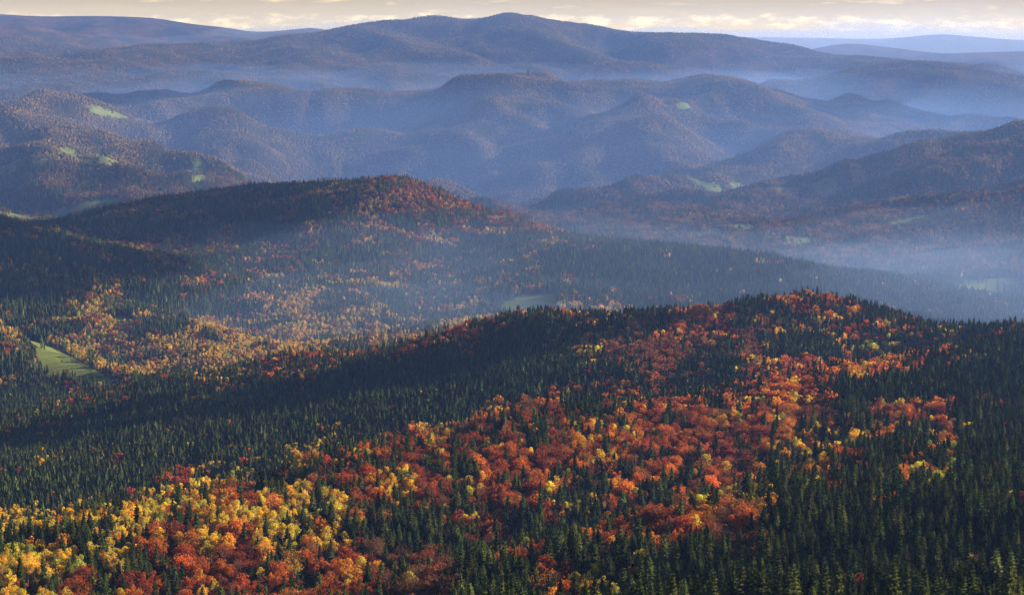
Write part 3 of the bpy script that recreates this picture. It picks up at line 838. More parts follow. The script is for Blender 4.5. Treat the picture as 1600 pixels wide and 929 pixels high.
def broadleaf(kind, lod, seed):
    r = np.random.default_rng(seed)
    crown, trunk = Shape(), Shape()
    if kind == 'beech':
        H, R, z0 = 17.0, r.uniform(6.2, 7.6), r.uniform(2.2, 4.0)
        nl = 34; lr = r.uniform(.24, .36)
    else:
        H, R, z0 = 16.5, r.uniform(3.5, 4.6), r.uniform(3.0, 5.0)
        nl = 24; lr = r.uniform(.28, .42)
    zc = (H + z0) / 2; hz = (H - z0) / 2
    lobes = []
    for k in range(nl):
        d = r.normal(size=3); d[2] = d[2] * .9 + .25; d /= np.linalg.norm(d)
        f = r.uniform(.38, .86)
        taper = 1.0 if kind == 'beech' else 1 - .35 * max(0, d[2])
        c = np.array([d[0] * R * f * taper, d[1] * R * f * taper, zc + d[2] * hz * f])
        lobes.append((c, R * lr * r.uniform(.65, 1.15)))
    n = {0: (1500 if kind == 'beech' else 800), 1: (210 if kind == 'beech' else 130), 2: (54 if kind == 'beech' else 40)}[lod]
    size = {0: (.62 if kind == 'beech' else .54), 1: (1.75 if kind == 'beech' else 1.4), 2: (3.2 if kind == 'beech' else 2.4)}[lod]
    sparse = kind == 'beech' and seed % 5 == 4
    if sparse:
        n = int(n * .55); size *= .85
    w = np.array([l[1] ** 2 for l in lobes]); pick = r.choice(nl, n, p=w / w.sum())
    d = r.normal(size=(n, 3)); d[:, 2] += .35; d /= np.linalg.norm(d, axis=1, keepdims=True)
    C0 = np.array([lobes[i][0] for i in pick]); RR = np.array([lobes[i][1] for i in pick])[:, None]
    C = C0 + d * RR * r.uniform(.72, 1.06, (n, 1)) * np.array([1, 1, .85])
    crown.quads(leaf_quads(r, C, d + r.normal(size=(n, 3)) * .55, size))
    # limbs
    sides = 6 if lod == 0 else 3
    lean = r.normal(size=2) * .25
    trunk.tube([(0, 0, -1.5), (lean[0] * .3, lean[1] * .3, z0), (lean[0], lean[1], zc), (lean[0] * 1.2, lean[1] * 1.2, H * .86)], [.36, .28, .18, .04] if kind == 'beech' else [.22, .18, .11, .03], sides)
    for k in range({0: 12 if not sparse else 20, 1: 6, 2: 0}[lod]):
        c, rr = lobes[k % nl]
        c = c + r.normal(size=3) * rr * (.25 if not sparse else .7)
        b = np.array([lean[0] * .5, lean[1] * .5, r.uniform(z0 * .8, zc)])
        mid = (b + c) / 2 + np.array([0, 0, -.4])
        th = .13 if kind == 'beech' else .07
        trunk.tube([b, mid, c], [th, th * .7, th * .25], 4 if lod == 0 else 3)
        if lod == 0:
            for s in range(2):
                trunk.tube([mid, (mid + c) / 2 + r.normal(size=3) * .8, c + r.normal(size=3) * rr * .9], [th * .6, th * .4, th * .15], 3)
    return crown, trunk

MODELS = {}
def make_models():
    for kind, mats, counts in (('spruce', (M_NEEDLE, M_SBARK), (9, 6, 3)), ('beech', (M_LEAF, M_BARK), (5, 5, 3)), ('birch', (M_LEAF, M_BIRCH), (5, 4, 3))):
        coll = bpy.data.collections.new(kind + '_models')
        parts, first, i = [], [], 0
        for lod in (0, 1, 2):
            first.append(i)
            for k in range(counts[lod]):
                c, t = spruce(lod, 100 + k + 31 * lod) if kind == 'spruce' else broadleaf(kind, lod, 200 + k + 35 * lod)
                me = merged('%s_model' % kind, (c, t), mats)
                o = bpy.data.objects.new('%s_model_%02d' % (kind, i), me)
                coll.objects.link(o)
                if lod == 0:
                    parts.append((c.mesh(kind + '_crown', [mats[0]]), t.mesh(kind + '_trunk', [mats[1]])))
                i += 1
        MODELS[kind] = dict(coll=coll, parts=parts, first=first, counts=counts, height={'spruce': 26.0, 'beech': 17.0, 'birch': 16.5}[kind])
make_models()

# ------------------------------------------------------------------ which tree grows where
# land cover of the hill in front, 50 px by 33 px of the view from the tower, from y 464 down:
# 0 spruce, 1 spruce with odd colours, 2 half beech, 3 half brown beech, 4 rust beech, 5 orange, 6 yellow birch, 7 half yellow, 8 greenish, 9 brown, 10 meadow
NEAR = [
    [7, 7, 7, 7, 7, 7, 7, 7, 2, 2, 2, 2, 2, 2, 2, 2, 2, 4, 2, 2, 0, 5, 4, 0, 2, 4, 2, 0, 0, 7, 7, 0],
    [1, 1, 7, 7, 7, 7, 7, 7, 2, 2, 2, 4, 4, 4, 4, 2, 0, 1, 2, 7, 2, 5, 4, 3, 3, 7, 2, 2, 2, 7, 0, 1],
    [1, 1, 7, 7, 2, 2, 2, 2, 2, 4, 2, 4, 2, 2, 2, 0, 0, 7, 7, 9, 9, 9, 3, 9, 1, 0, 7, 8, 2, 2, 1, 0],
    [1, 1, 2, 2, 2, 2, 7, 7, 4, 2, 1, 0, 0, 0, 1, 0, 0, 0, 1, 3, 9, 3, 0, 2, 4, 4, 5, 5, 2, 0, 0, 0],
    [0, 1, 2, 2, 0, 0, 7, 1, 1, 1, 0, 0, 0, 1, 0, 0, 0, 2, 7, 5, 2, 0, 2, 4, 5, 4, 0, 0, 1, 0, 0, 0],
    [0, 1, 1, 0, 0, 0, 0, 1, 0, 0, 0, 0, 1, 0, 0, 5, 4, 2, 1, 2, 4, 4, 5, 4, 5, 9, 0, 4, 4, 4, 0, 1],
    [1, 7, 0, 0, 0, 1, 1, 0, 0, 0, 7, 1, 2, 5, 4, 4, 2, 4, 5, 5, 4, 4, 4, 4, 5, 2, 7, 5, 7, 2, 1, 0],
    [1, 7, 0, 1, 0, 0, 0, 1, 0, 6, 7, 2, 4, 2, 2, 4, 4, 4, 2, 5, 4, 4, 4, 4, 5, 6, 2, 0, 0, 8, 1, 0],
    [0, 0, 0, 1, 0, 4, 6, 8, 10, 7, 4, 4, 6, 4, 2, 4, 4, 2, 2, 5, 5, 2, 4, 5, 0, 6, 2, 0, 5, 8, 0, 0],
    [0, 0, 0, 1, 6, 6, 6, 4, 6, 6, 6, 4, 6, 4, 2, 4, 4, 7, 7, 4, 0, 5, 6, 6, 0, 0, 1, 0, 0, 0, 0, 0],
    [6, 6, 6, 7, 6, 4, 6, 6, 6, 6, 7, 1, 0, 0, 2, 4, 0, 2, 0, 2, 4, 4, 5, 5, 1, 0, 0, 0, 0, 0, 0, 0],
    [8, 7, 0, 6, 6, 4, 6, 4, 6, 6, 6, 2, 0, 0, 2, 4, 0, 0, 4, 4, 5, 4, 9, 9, 1, 0, 0, 0, 0, 0, 0, 0],
    [6, 6, 7, 6, 4, 4, 4, 4, 7, 4, 4, 4, 9, 9, 0, 2, 4, 4, 7, 0, 0, 0, 0, 0, 0, 7, 0, 0, 1, 0, 0, 0],
    [6, 6, 4, 2, 4, 4, 4, 2, 4, 4, 4, 4, 9, 9, 0, 0, 0, 5, 8, 1, 0, 0, 0, 0, 0, 0, 0, 1, 0, 0, 0, 0],
]
# and of the middle distance, 100 px by 33 px, from y 266 down
MID = [
    "rrrrrrqrrSSSSSSS", "rrrrrrqqqSSSSSSS", "srrrrrrrqSSSSSSS", "srqrrsrsrSSSSSSS", "hsrsrsrssSSSSSSS",
    "hhsshhhhssSSSSSS", "shssghshhhsSSSSS", "hghggghgghsSSSSS", "hgggggsgghsSSSSS", "hhggggsgghsSSSSS", "hhhgggsgghsSSSSS",
]
#          spruce beech birch  beech tone, birch tone
MIX = {'S': (.975, .015, .01, 0, 0), 's': (.87, .08, .05, 0, 0), 'm': (.50, .40, .10, 0, 0), 'b': (.55, .43, .02, 2, 0), 'R': (.15, .78, .07, 0, 0),
       'O': (.13, .70, .17, 1, 0), 'Y': (.14, .07, .79, 1, 0), 'y': (.58, .10, .32, 1, 0), 'G': (.26, .16, .58, 1, 1), 'B': (.10, .88, .02, 2, 0),
       'r': (.52, .34, .14, 2, 2), 'q': (.25, .62, .13, 2, 2), 'g': (.16, .14, .70, 2, 4), 'h': (.60, .12, .28, 2, 4), 'w': (.26, .52, .22, 3, 3), 'v': (.42, .46, .12, 3, 3), '.': (0, 0, 0, 0, 0)}
BEECH = [np.array([(.34, .075, .018), (.40, .105, .02), (.28, .06, .02), (.22, .055, .025), (.46, .14, .02)]),
         np.array([(.52, .17, .018), (.46, .12, .018), (.56, .23, .02), (.42, .10, .02), (.34, .13, .02)]),
         np.array([(.17, .060, .028), (.22, .065, .024), (.14, .06, .035), (.27, .08, .02), (.20, .09, .03)]),
         np.array([(.150, .066, .026), (.120, .056, .026), (.175, .074, .026), (.105, .055, .028), (.140, .080, .03)])]
BIRCH = [np.array([(.66, .40, .025), (.62, .33, .02), (.58, .40, .04), (.50, .38, .04), (.66, .37, .02)]),
         np.array([(.40, .36, .035), (.32, .32, .04), (.50, .42, .04), (.26, .27, .04), (.55, .40, .03)]),
         np.array([(.40, .24, .03), (.34, .22, .03), (.30, .22, .04), (.42, .22, .025), (.26, .20, .04)]),
         np.array([(.21, .135, .034), (.17, .125, .034), (.23, .145, .034), (.15, .12, .036), (.20, .11, .03)]),
         np.array([(.50, .30, .03), (.42, .27, .03), (.36, .26, .04), (.54, .27, .03), (.30, .24, .04)])]
SPRUCE = np.array([(.040, .054, .014), (.060, .078, .018), (.046, .060, .017), (.082, .090, .020), (.030, .042, .014)])

def sheet(X, Y):
    """height of the finished sheet, between its vertices"""
    a = np.arctan2(X, Y); l = np.log(np.hypot(X, Y))
    c = np.clip(np.searchsorted(AZ, a) - 1, 0, NC - 2); r = np.clip(np.searchsorted(LR, l) - 1, 0, NR - 2)
    fa = np.clip((a - AZ[c]) / (AZ[c + 1] - AZ[c]), 0, 1); fl = np.clip((l - LR[r]) / (LR[r + 1] - LR[r]), 0, 1)
    return (GZ[r, c] * (1 - fa) + GZ[r, c + 1] * fa) * (1 - fl) + (GZ[r + 1, c] * (1 - fa) + GZ[r + 1, c + 1] * fa) * fl

def spots(d0, d1, cell, seed, margin, jit=.85):
    """jittered ground positions between two distances that the eye, or one a step aside, can see"""
    half = math.radians(24.0 if d0 < 1000 else 21.0 if d0 < 3000 else 18.8)
    xs = np.arange(-d1 * math.sin(half), d1 * math.sin(half), cell); ys = np.arange(d0 * math.cos(half), d1, cell)
    X, Y = np.meshgrid(xs, ys); X = X.ravel(); Y = Y.ravel()
    r = np.random.default_rng(seed)
    X = X + r.uniform(-.5, .5, X.size) * cell * jit; Y = Y + r.uniform(-.5, .5, X.size) * cell * jit
    d = np.hypot(X, Y); k = (d >= d0) & (d < d1) & (np.abs(np.arctan2(X, Y)) < half)
    X, Y, d = X[k], Y[k], d[k]
    Z = sheet(X, Y)
    top = (Z + 16 - EYE) / d
    k = top > hidden_by(X, Y) - margin / d
    px, py = project(X[k], Y[k], Z[k] + 20)
    ext = 330 if d0 < 1000 else 180 if d0 < 3000 else 80
    keep = (py < 1040) & (px > -ext) & (px < 1600 + ext)
    X, Y, Z = X[k][keep], Y[k][keep], Z[k][keep]
    return X, Y, Z, r

def plant(X, Y, Z, r):
    """species, tint row and so on for every spot; -1 where nothing grows"""
    n = X.size; d = np.hypot(X, Y)
    px, py = project(X, Y, Z + 10)
    wx = noise(X / 40, Y / 40, 3) * 16 * np.clip(1500 / d, .5, 1.6); wy = noise(X / 40, Y / 40, 4) * 9 * np.clip(1500 / d, .5, 1.6)
    code = np.full(n, 'w')
    near = d < 3420
    c = np.clip(((px + wx + r.normal(size=n) * 5) / 50).astype(int), 0, 31); ro = np.clip(((py + wy + r.normal(size=n) * 3 - 464) / 33.2).astype(int), 0, 13)
    G = np.array(list('SsmbROYyGB.'))[np.array(NEAR)]; code[near] = G[ro, c][near]
    code[near & (code == '.')] = 's'
    mid = (d >= 3420) & (d < 6050) & (px < 1640)
    # right of the dark hill the valley woods begin nearer
    mid &= ~((px > 1270) & (d > 5500)) & ~((px > 900) & (d > 5700))
    c = np.clip(((px + wx * 2 + r.normal(size=n) * 12) / 100).astype(int), 0, 15); ro = np.clip(((py + wy + r.normal(size=n) * 4 - 266) / 33.0).astype(int), 0, 10)
    G = np.array([list(s) for s in MID]); code[mid] = G[ro, c][mid]
    code[d > 13200] = 'v'
    # a strip of red beeches along the crest of the hill in front
    lam = np.where(d < 3420, 42.0, np.where(d < 7000, 95.0, 150.0))
    f = .7 * noise(X / lam, Y / lam, 21) + .35 * noise(X / lam * 2.7, Y / lam * 2.7, 22)
    rank = np.empty(n)
    for lo, hi in ((0, 3420), (3420, 6050), (6050, 1e9)):
        k = np.where((d >= lo) & (d < hi))[0]
        if k.size:
            v = f[k] + r.normal(size=k.size) * (.30 if lo == 0 else .17)
            rank[k[np.argsort(v)]] = (np.arange(k.size) + .5) / k.size
    sp = np.zeros(n, int); tone = np.zeros(n, int); tone2 = np.zeros(n, int)
    for ch, (a, b, cc, t1, t2) in MIX.items():
        k = code == ch
        if k.any():
            sp[k] = np.where(rank[k] < a, 0, np.where(rank[k] < a + b, 1, 2)); tone[k] = t1; tone2[k] = t2
    # yellow and red stand apart from one another inside a mixed patch
    md = meadow(X, Y, Z) > .5
    sp[md & (r.uniform(size=n) > np.where(d < 5000, .006, .05))] = -1
    sp[crowded(X, Y)] = -1
    # broad crowns need room
    keep = r.uniform(size=n)
    sp[(sp == 1) & (keep > .42)] = -1
    sp[(sp == 2) & (keep > .85)] = -1
    # some crowns keep another tone than their neighbours
    other = r.uniform(size=n)
    tone[(other < .10) & (tone < 2)] = 2
    tone[(other > .93) & (tone < 2)] = 1
    tone2[(other < .14) & (tone2 == 0)] = 1
    # clumps of one tone
    g = .5 + .5 * noise(X / 55, Y / 55, 71) + r.normal(size=n) * .28
    row = np.clip((g * 5).astype(int), 0, 4)
    tint = np.zeros((n, 3))
    for t in range(5):
        if t < 4:
            k = (sp == 1) & (tone == t); tint[k] = BEECH[t][row[k]]
        k = (sp == 2) & (tone2 == t); tint[k] = BIRCH[t][row[k]]
    k = sp == 0; tint[k] = SPRUCE[row[k]]
    tint *= np.exp(r.normal(size=(n, 1)) * np.where(sp == 0, .26, .17)[:, None]) * (1 + r.normal(size=(n, 3)) * .05)
    scl = np.where(sp == 0, np.clip(.76 + r.normal(size=n) * .17, .34, 1.15), np.where(sp == 1, np.clip(.95 + r.normal(size=n) * .19, .5, 1.4), np.clip(.92 + r.normal(size=n) * .18, .5, 1.3)))
    return sp, np.clip(tint, .004, .8), scl, tone

# ------------------------------------------------------------------ spots kept clear for single trees, bushes and houses
def on_ground(x, y, dmin=300, dmax=24000):
    """where the line of sight through a pixel meets the ground"""
    A, t = ray(x, y)
    d = np.exp(np.linspace(math.log(dmin), math.log(dmax), 6000))
    X, Y = np.sin(A) * d, np.cos(A) * d
    Z = sheet(X, Y)
    k = int(np.argmax((Z - EYE) / d >= t))
    return X[k], Y[k], Z[k]

SINGLE = [  # model, x, y of the foot, nearest distance, height, width, tint, name, category, label
    ('spruce', 1366, 941, 400, 19, .95, (.34, .27, .035), 'larch_tree', 'larch', 'pale golden larch standing alone among the dark spruces at the bottom edge'),
    ('birch', 1506, 921, 400, 15, 1.3, (.72, .60, .26), 'birch_tree', 'birch', 'whitish yellow birch crown shining between dark spruces near the lower right corner'),
    ('birch', 1275, 884, 400, 13, .6, (.50, .46, .03), 'birch_tree', 'birch', 'slim lime yellow birch alone in the lower right spruces'),
    ('birch', 1190, 826, 400, 18, 1.15, (.80, .47, .02), 'birch_tree', 'birch', 'brightest golden birch at the right end of the nearest orange band'),
    ('birch', 1150, 806, 400, 14, 1.0, (.66, .46, .04), 'birch_tree', 'birch', 'pale golden birch beside the brightest golden one, to its left'),
    ('birch', 884, 812, 400, 17, 1.0, (.60, .52, .03), 'birch_tree', 'birch', 'yellow birch peeping out behind a dark spruce in the middle'),
    ('birch', 903, 810, 400, 17, .9, (.60, .54, .03), 'birch_tree', 'birch', 'lime yellow birch just right of the dark spruce in the middle'),
    ('spruce', 897, 836, 400, 25, 1.05, (.022, .036, .014), 'spruce_tree', 'spruce', 'dark spruce standing between two yellow birches in the middle'),
    ('spruce', 1075, 776, 400, 29, 1.1, (.026, .040, .014), 'spruce_tree', 'spruce', 'tallest dark spruce rising out of the red beeches right of centre'),
    ('beech', 97, 567, 3300, 7, .9, (.030, .036, .014), 'bush', 'bush', 'dark round bush in the middle of the green meadow casting a shadow'),
    ('beech', 112, 578, 3300, 6, .9, (.034, .040, .016), 'bush', 'bush', 'smaller dark bush lower on the green meadow'),
    ('beech', 113, 590, 3300, 12, .9, (.36, .12, .03), 'beech_tree', 'beech', 'russet tree at the lower edge of the green meadow'),
    ('spruce', 825, 118, 11000, 42, 1.2, (.020, .030, .014), 'spruce_tree', 'spruce', 'lone dark spruce on the peak of the long blue range'),
]
HOUSES = [  # x, y, nearest distance, length, width, wall height, wall colour, roof colour, turn, label
    (179, 597, 3250, 11, 8, 3.0, (.09, .06, .045), (.07, .06, .055), .5, 'dark wooden hut at the lower tip of the green meadow'),
    (312, 594, 2800, 10, 7, 3.2, (.30, .29, .27), (.13, .11, .10), 1.1, 'grey hut beside the small bright meadow on the near crest'),
    (296, 269, 7000, 16, 10, 5.0, (.72, .70, .66), (.22, .10, .07), .3, 'white farmhouse on the left hillside meadow'),
    (1134, 300, 7000, 18, 11, 5.5, (.75, .74, .70), (.20, .12, .10), .8, 'white farmhouse among the green fields right of centre'),
    (1230, 327, 6500, 15, 11, 6.0, (.75, .73, .68), (.16, .12, .11), 1.9, 'white house on the low wooded saddle right of the green fields'),
    (868, 347, 6900, 16, 10, 5.0, (.70, .68, .64), (.24, .11, .08), .4, 'small pale house by the valley bottom behind the middle hill'),
]
CLEAR = []
for k_ in SINGLE:
    p = on_ground(k_[1], k_[2], k_[3]); CLEAR.append((p[0], p[1], 4.5 if k_[3] < 3000 else 7.0, p[2]))
for k_ in HOUSES:
    p = on_ground(k_[0], k_[1], k_[2]); CLEAR.append((p[0], p[1], 17.0, p[2]))
def crowded(X, Y):
    """too close to a single tree or house, or in the way of the eye to a house"""
    bad = np.zeros(X.shape, bool)
    for i, (cx_, cy_, r_, _z) in enumerate(CLEAR):
        bad |= np.hypot(X - cx_, Y - cy_) < r_
        if i >= len(SINGLE):
            D_ = math.hypot(cx_, cy_); ux, uy = cx_ / D_, cy_ / D_
            al = (X * ux + Y * uy) - D_; ac = np.abs(-X * uy + Y * ux)
            bad |= (al < 0) & (al > -95) & (ac < 13)
    return bad

BANDS = [(560, 1550, 5.8, 0, 26), (1550, 3450, 5.9, 1, 26), (3450, 7900, 8.0, 2, 20)]
ALL = []
for b, (d0, d1, cell, lod, margin) in enumerate(BANDS):
    X, Y, Z, r = spots(d0, d1, cell, 40 + b, margin)
    sp, tint, scl, code = plant(X, Y, Z, r)
    if lod == 2:
        scl *= 1.18
    k = sp >= 0
    var = r.integers(0, 60, X.size)
    bare = (sp == 1) & (code == 2) & (r.uniform(size=X.size) < .6)
    var[bare] = 4 + 5 * (var[bare] // 5)
    ALL.append(dict(x=X[k], y=Y[k], z=Z[k], sp=sp[k], tint=tint[k], s=scl[k], lod=np.full(k.sum(), lod), rot=r.uniform(0, 6.283, k.sum()), var=var[k], tone=code[k]))
T = {k: np.concatenate([a[k] for a in ALL]) for k in ALL[0]}
T['d'] = np.hypot(T['x'], T['y'])
KINDS = ['spruce', 'beech', 'birch']
HGT = np.array([26.0, 17.0, 16.5])
print('trees', len(T['x']), [int((T['sp'] == i).sum()) for i in range(3)])

# the largest of every kind in the picture stand as trees of their own
top_px = project(T['x'], T['y'], T['z'] + HGT[T['sp']] * T['s'])
mid_px = project(T['x'], T['y'], T['z'] + HGT[T['sp']] * T['s'] * .55)
inframe = (mid_px[0] > 4) & (mid_px[0] < 1596) & (mid_px[1] < 921) & (mid_px[1] > 0)
size_px = HGT[T['sp']] * T['s'] / T['d']
# a tree counts as seen when no nearer one of the same column stands wholly in front of its top
own = np.zeros(len(T['x']), bool)
order = np.argsort(T['d'])
cover = np.full(1760, 99999.0)
seen = np.zeros(len(T['x']), bool)
for i in order[:60000]:
    if T['d'][i] > 1900:
        break
    xc = int(top_px[0][i]) + 80
    wpx = (2.6, 4.8, 3.0)[T['sp'][i]] * T['s'][i] / T['d'][i] * FPX
    lo, hi = max(0, int(xc - wpx * .6)), min(1759, int(xc + wpx * .6) + 1)
    if hi <= lo:
        continue
    t = top_px[1][i]
    seen[i] = t < np.median(cover[lo:hi]) - 6
    h = 20 if T['sp'][i] == 0 else 8
    cover[lo:hi] = np.minimum(cover[lo:hi], t + h)
for s in range(3):
    k = np.where((T['sp'] == s) & inframe & (T['lod'] == 0) & seen)[0]
    k = k[np.argsort(-size_px[k])][:300]
    own[k] = True
    print(KINDS[s], 'own', len(k))

# ------------------------------------------------------------------ the woods: everything past those, one object per kind
def forest(name, kind, k, label):
    Mo = MODELS[kind]
    n = int(k.sum())
    me = bpy.data.meshes.new(name)
    me.vertices.add(n)
    me.vertices.foreach_set('co', np.stack([T['x'][k], T['y'][k], T['z'][k] - .3], -1).astype(np.float32).ravel())
    lod = T['lod'][k]
    first = np.array(Mo['first'])[lod]; cnt = np.array(Mo['counts'])[lod]
    def put(nm, typ, field, val):
        me.attributes.new(nm, typ, 'POINT').data.foreach_set(field, np.ascontiguousarray(val).ravel())
    put('variant', 'INT', 'value', (first + T['var'][k] % cnt).astype(np.int32))
    lean = .035 * np.stack([np.sin(T['var'][k] * 2.3 + T['x'][k]), np.cos(T['var'][k] * 1.7 + T['y'][k])], -1)
    put('turn', 'FLOAT_VECTOR', 'vector', np.concatenate([lean, T['rot'][k][:, None]], 1).astype(np.float32))
    s = T['s'][k]; w = s ** .7 * (.76 + .46 * ((T['var'][k] * 7) % 10) / 10)
    put('size', 'FLOAT_VECTOR', 'vector', np.stack([w, w, s], -1).astype(np.float32))
    put('tint', 'FLOAT_COLOR', 'color', np.concatenate([T['tint'][k], np.ones((n, 1))], 1).astype(np.float32))
    o = link(name, me, kind='stuff', label=label)
    ng = bpy.data.node_groups.new(name, 'GeometryNodeTree')
    ng.interface.new_socket('Geometry', in_out='INPUT', socket_type='NodeSocketGeometry')
    ng.interface.new_socket('Geometry', in_out='OUTPUT', socket_type='NodeSocketGeometry')
    g = NT(ng)
    gi = g.n('NodeGroupInput'); go = g.n('NodeGroupOutput')
    ci = g.n('GeometryNodeCollectionInfo', transform_space='ORIGINAL')
    ci.inputs['Collection'].default_value = Mo['coll']; ci.inputs['Separate Children'].default_value = True; ci.inputs['Reset Children'].default_value = True
    def attr(nm, typ):
        a = g.n('GeometryNodeInputNamedAttribute', data_type=typ); a.inputs['Name'].default_value = nm
        return next(x for x in a.outputs if x.enabled and x.name == 'Attribute')
    ip = g.n('GeometryNodeInstanceOnPoints'); ip.inputs['Pick Instance'].default_value = True
    g.l(gi.outputs[0], ip.inputs['Points']); g.l(ci.outputs[0], ip.inputs['Instance'])
    g.l(attr('variant', 'INT'), ip.inputs['Instance Index'])
    er = g.n('FunctionNodeEulerToRotation'); g.l(attr('turn', 'FLOAT_VECTOR'), er.inputs[0]); g.l(er.outputs[0], ip.inputs['Rotation'])
    g.l(attr('size', 'FLOAT_VECTOR'), ip.inputs['Scale'])
    g.l(ip.outputs[0], go.inputs[0])
    md = o.modifiers.new('woods', 'NODES'); md.node_group = ng
    return o

forest('spruce_forest', 'spruce', (T['sp'] == 0) & ~own, 'dark spruces covering the slopes behind the nearest trees')
forest('beech_forest', 'beech', (T['sp'] == 1) & ~own, 'rust and orange beeches massed along the ridges')
forest('birch_forest', 'birch', (T['sp'] == 2) & ~own, 'golden birches scattered through the woods and on the far spurs')

# far woods: one mesh of small crowns over the long ranges
def far_wood():
    VV, TT, CC, n = [], [], [], 0
    for d0, d1, cell, seed, grow in ((7900, 13200, 9.0, 61, .95), (13200, 19200, 15.0, 62, 1.1)):
        X, Y, Z, r = spots(d0, d1, cell, seed, 30)
        sp, tint, scl, code = plant(X, Y, Z, r)
        # the far woods keep more of their broad crowns
        k = sp >= 0
        X, Y, Z, sp, tint, scl = X[k], Y[k], Z[k], sp[k], tint[k], scl[k] * grow
        tint = tint * .55 + .45 * tint.mean(0)[None]
        con = sp == 0
        for which in (0, 1):
            q = con if which == 0 else ~con
            m = int(q.sum())
            if not m:
                continue
            x, y, z, s = X[q], Y[q], Z[q], scl[q]
            a = r.uniform(0, 6.28, (m, 1)) + np.arange(5) / 5 * 2 * pi
            if which == 0:
                ring = np.stack([np.cos(a), np.sin(a)], -1) * (3.6 * s)[:, None, None] * r.uniform(.8, 1.2, (m, 5, 1))
                P = np.empty((m, 6, 3))
                P[:, :5, :2] = ring + np.stack([x, y], -1)[:, None]; P[:, :5, 2] = (z + 2)[:, None]
                P[:, 5] = np.stack([x, y, z + 19 * s], -1)
                tri = np.array([[i, (i + 1) % 5, 5] for i in range(5)])
            else:
                rr = np.where(sp[q] == 1, 7.2, 6.0) * s; hh = 12 * s
                r1 = np.stack([np.cos(a), np.sin(a)], -1) * rr[:, None, None] * r.uniform(.75, 1.2, (m, 5, 1))
                P = np.empty((m, 11, 3))
                P[:, :5, :2] = r1 + np.stack([x, y], -1)[:, None]; P[:, :5, 2] = (z + hh * .35)[:, None] + r.uniform(-1, 1, (m, 5)) * 2
                b = a + .6
                r2 = np.stack([np.cos(b), np.sin(b)], -1) * (rr * .72)[:, None, None] * r.uniform(.7, 1.2, (m, 5, 1))
                P[:, 5:10, :2] = r2 + np.stack([x, y], -1)[:, None]; P[:, 5:10, 2] = (z + hh * .78)[:, None] + r.uniform(-1, 1, (m, 5)) * 1.5
                P[:, 10] = np.stack([x + r.normal(size=m), y, z + hh], -1)
                tri = []
                for i in range(5):
                    j = (i + 1) % 5
                    tri += [[i, j, 5 + i], [j, 5 + j, 5 + i], [5 + i, 5 + j, 10]]
                tri = np.array(tri)
            nv = P.shape[1]
            VV.append(P.reshape(-1, 3)); TT.append((tri[None] + (n + np.arange(m) * nv)[:, None, None]).reshape(-1, 3)); n += m * nv
            CC.append(np.repeat(tint[q], nv, 0))
        print('far', d0, len(X))
    V = np.vstack(VV); C = np.vstack(CC)
    me = mesh_from('far_forest', V, np.vstack(TT), [M_FARWOOD], True)
    me.attributes.new('tint', 'FLOAT_COLOR', 'POINT').data.foreach_set('color', np.concatenate([C, np.ones((len(C), 1))], 1).astype(np.float32).ravel())
    link('far_forest', me, kind='stuff', label='brown and rust woods covering the distant ridges')
far_wood()
# ------------------------------------------------------------------ single trees
def tree_object(kind, var, loc, rot, w, h, tint, name):
    """an Empty at the foot, with the crown and the trunk as its parts"""
    crown, trunk = MODELS[kind]['parts'][var % len(MODELS[kind]['parts'])]
    o = bpy.data.objects.new(name, None)
    scene.collection.objects.link(o)
    o.empty_display_size = 2.0
    o.location = loc
    o.rotation_euler = rot
    o.scale = (w, w, h)
    for nm, me in (('crown', crown), ('trunk', trunk)):
        p = bpy.data.objects.new(nm, me); scene.collection.objects.link(p); p.parent = o
        if nm == 'crown':
            p['tint'] = [float(v) for v in tint] + [1.0]
    return o

for (kind, x, y, dm, h, w, tint, name, cat, label), c in zip(SINGLE, CLEAR):
    s = h / MODELS[kind]['height']
    o = tree_object(kind, 1, (c[0], c[1], c[3] - .3), (0, 0, x * .7), s * w if kind != 'birch' else s * w, s, tint, name)
    o['category'] = cat; o['label'] = label
    if cat in ('birch', 'spruce', 'beech'):
        o['group'] = {'spruce': 'spruces on the nearest slope', 'beech': 'beeches on the nearest slope', 'birch': 'birches on the nearest slope'}[cat] if dm < 3000 else 'single trees far off'

# words that tell one tree from the next: size, colour, neighbour, place
OWN = np.where(own)[0]
ORD = ['first', 'second', 'third', 'fourth', 'fifth', 'sixth', 'seventh', 'eighth', 'ninth', 'tenth', 'eleventh', 'twelfth', 'thirteenth', 'fourteenth', 'fifteenth', 'sixteenth']
NUM = ['one', 'two', 'three', 'four', 'five', 'six', 'seven', 'eight', 'nine', 'ten', 'eleven', 'twelve', 'thirteen', 'fourteen', 'fifteen', 'sixteen']

def tone_of(i):
    r, g, b = T['tint'][i]
    if T['sp'][i] == 0:
        return 'blackish' if g < .044 else 'dark' if g < .060 else 'green' if g < .080 else 'olive'
    if T['sp'][i] == 1:
        return 'brown' if r < .24 else 'orange' if g / r > .29 else 'dark rust' if r < .33 else 'rust red'
    return 'lime' if g / r > .78 else 'amber' if g / r < .55 else 'dull gold' if r < .5 else 'golden'

def size_of(i):
    s = T['s'][i]
    lo, hi = {0: (.66, .86), 1: (.85, 1.05), 2: (.82, 1.02)}[int(T['sp'][i])]
    return 'low' if s < lo else 'tall' if s > hi else 'middling'

mx, my = mid_px
def place_of(i):
    x, y = mx[i], my[i]
    col = ('left edge', 'far left', 'left', 'left of centre', 'centre', 'right of centre', 'right', 'far right', 'right edge')[min(8, int(x / 1600 * 9))]
    low = OWN[T['sp'][OWN] == T['sp'][i]]
    row = (my[low] > y).mean()
    return ('bottom ' if row < .34 else 'lower ' if row < .67 else 'upper ') + col

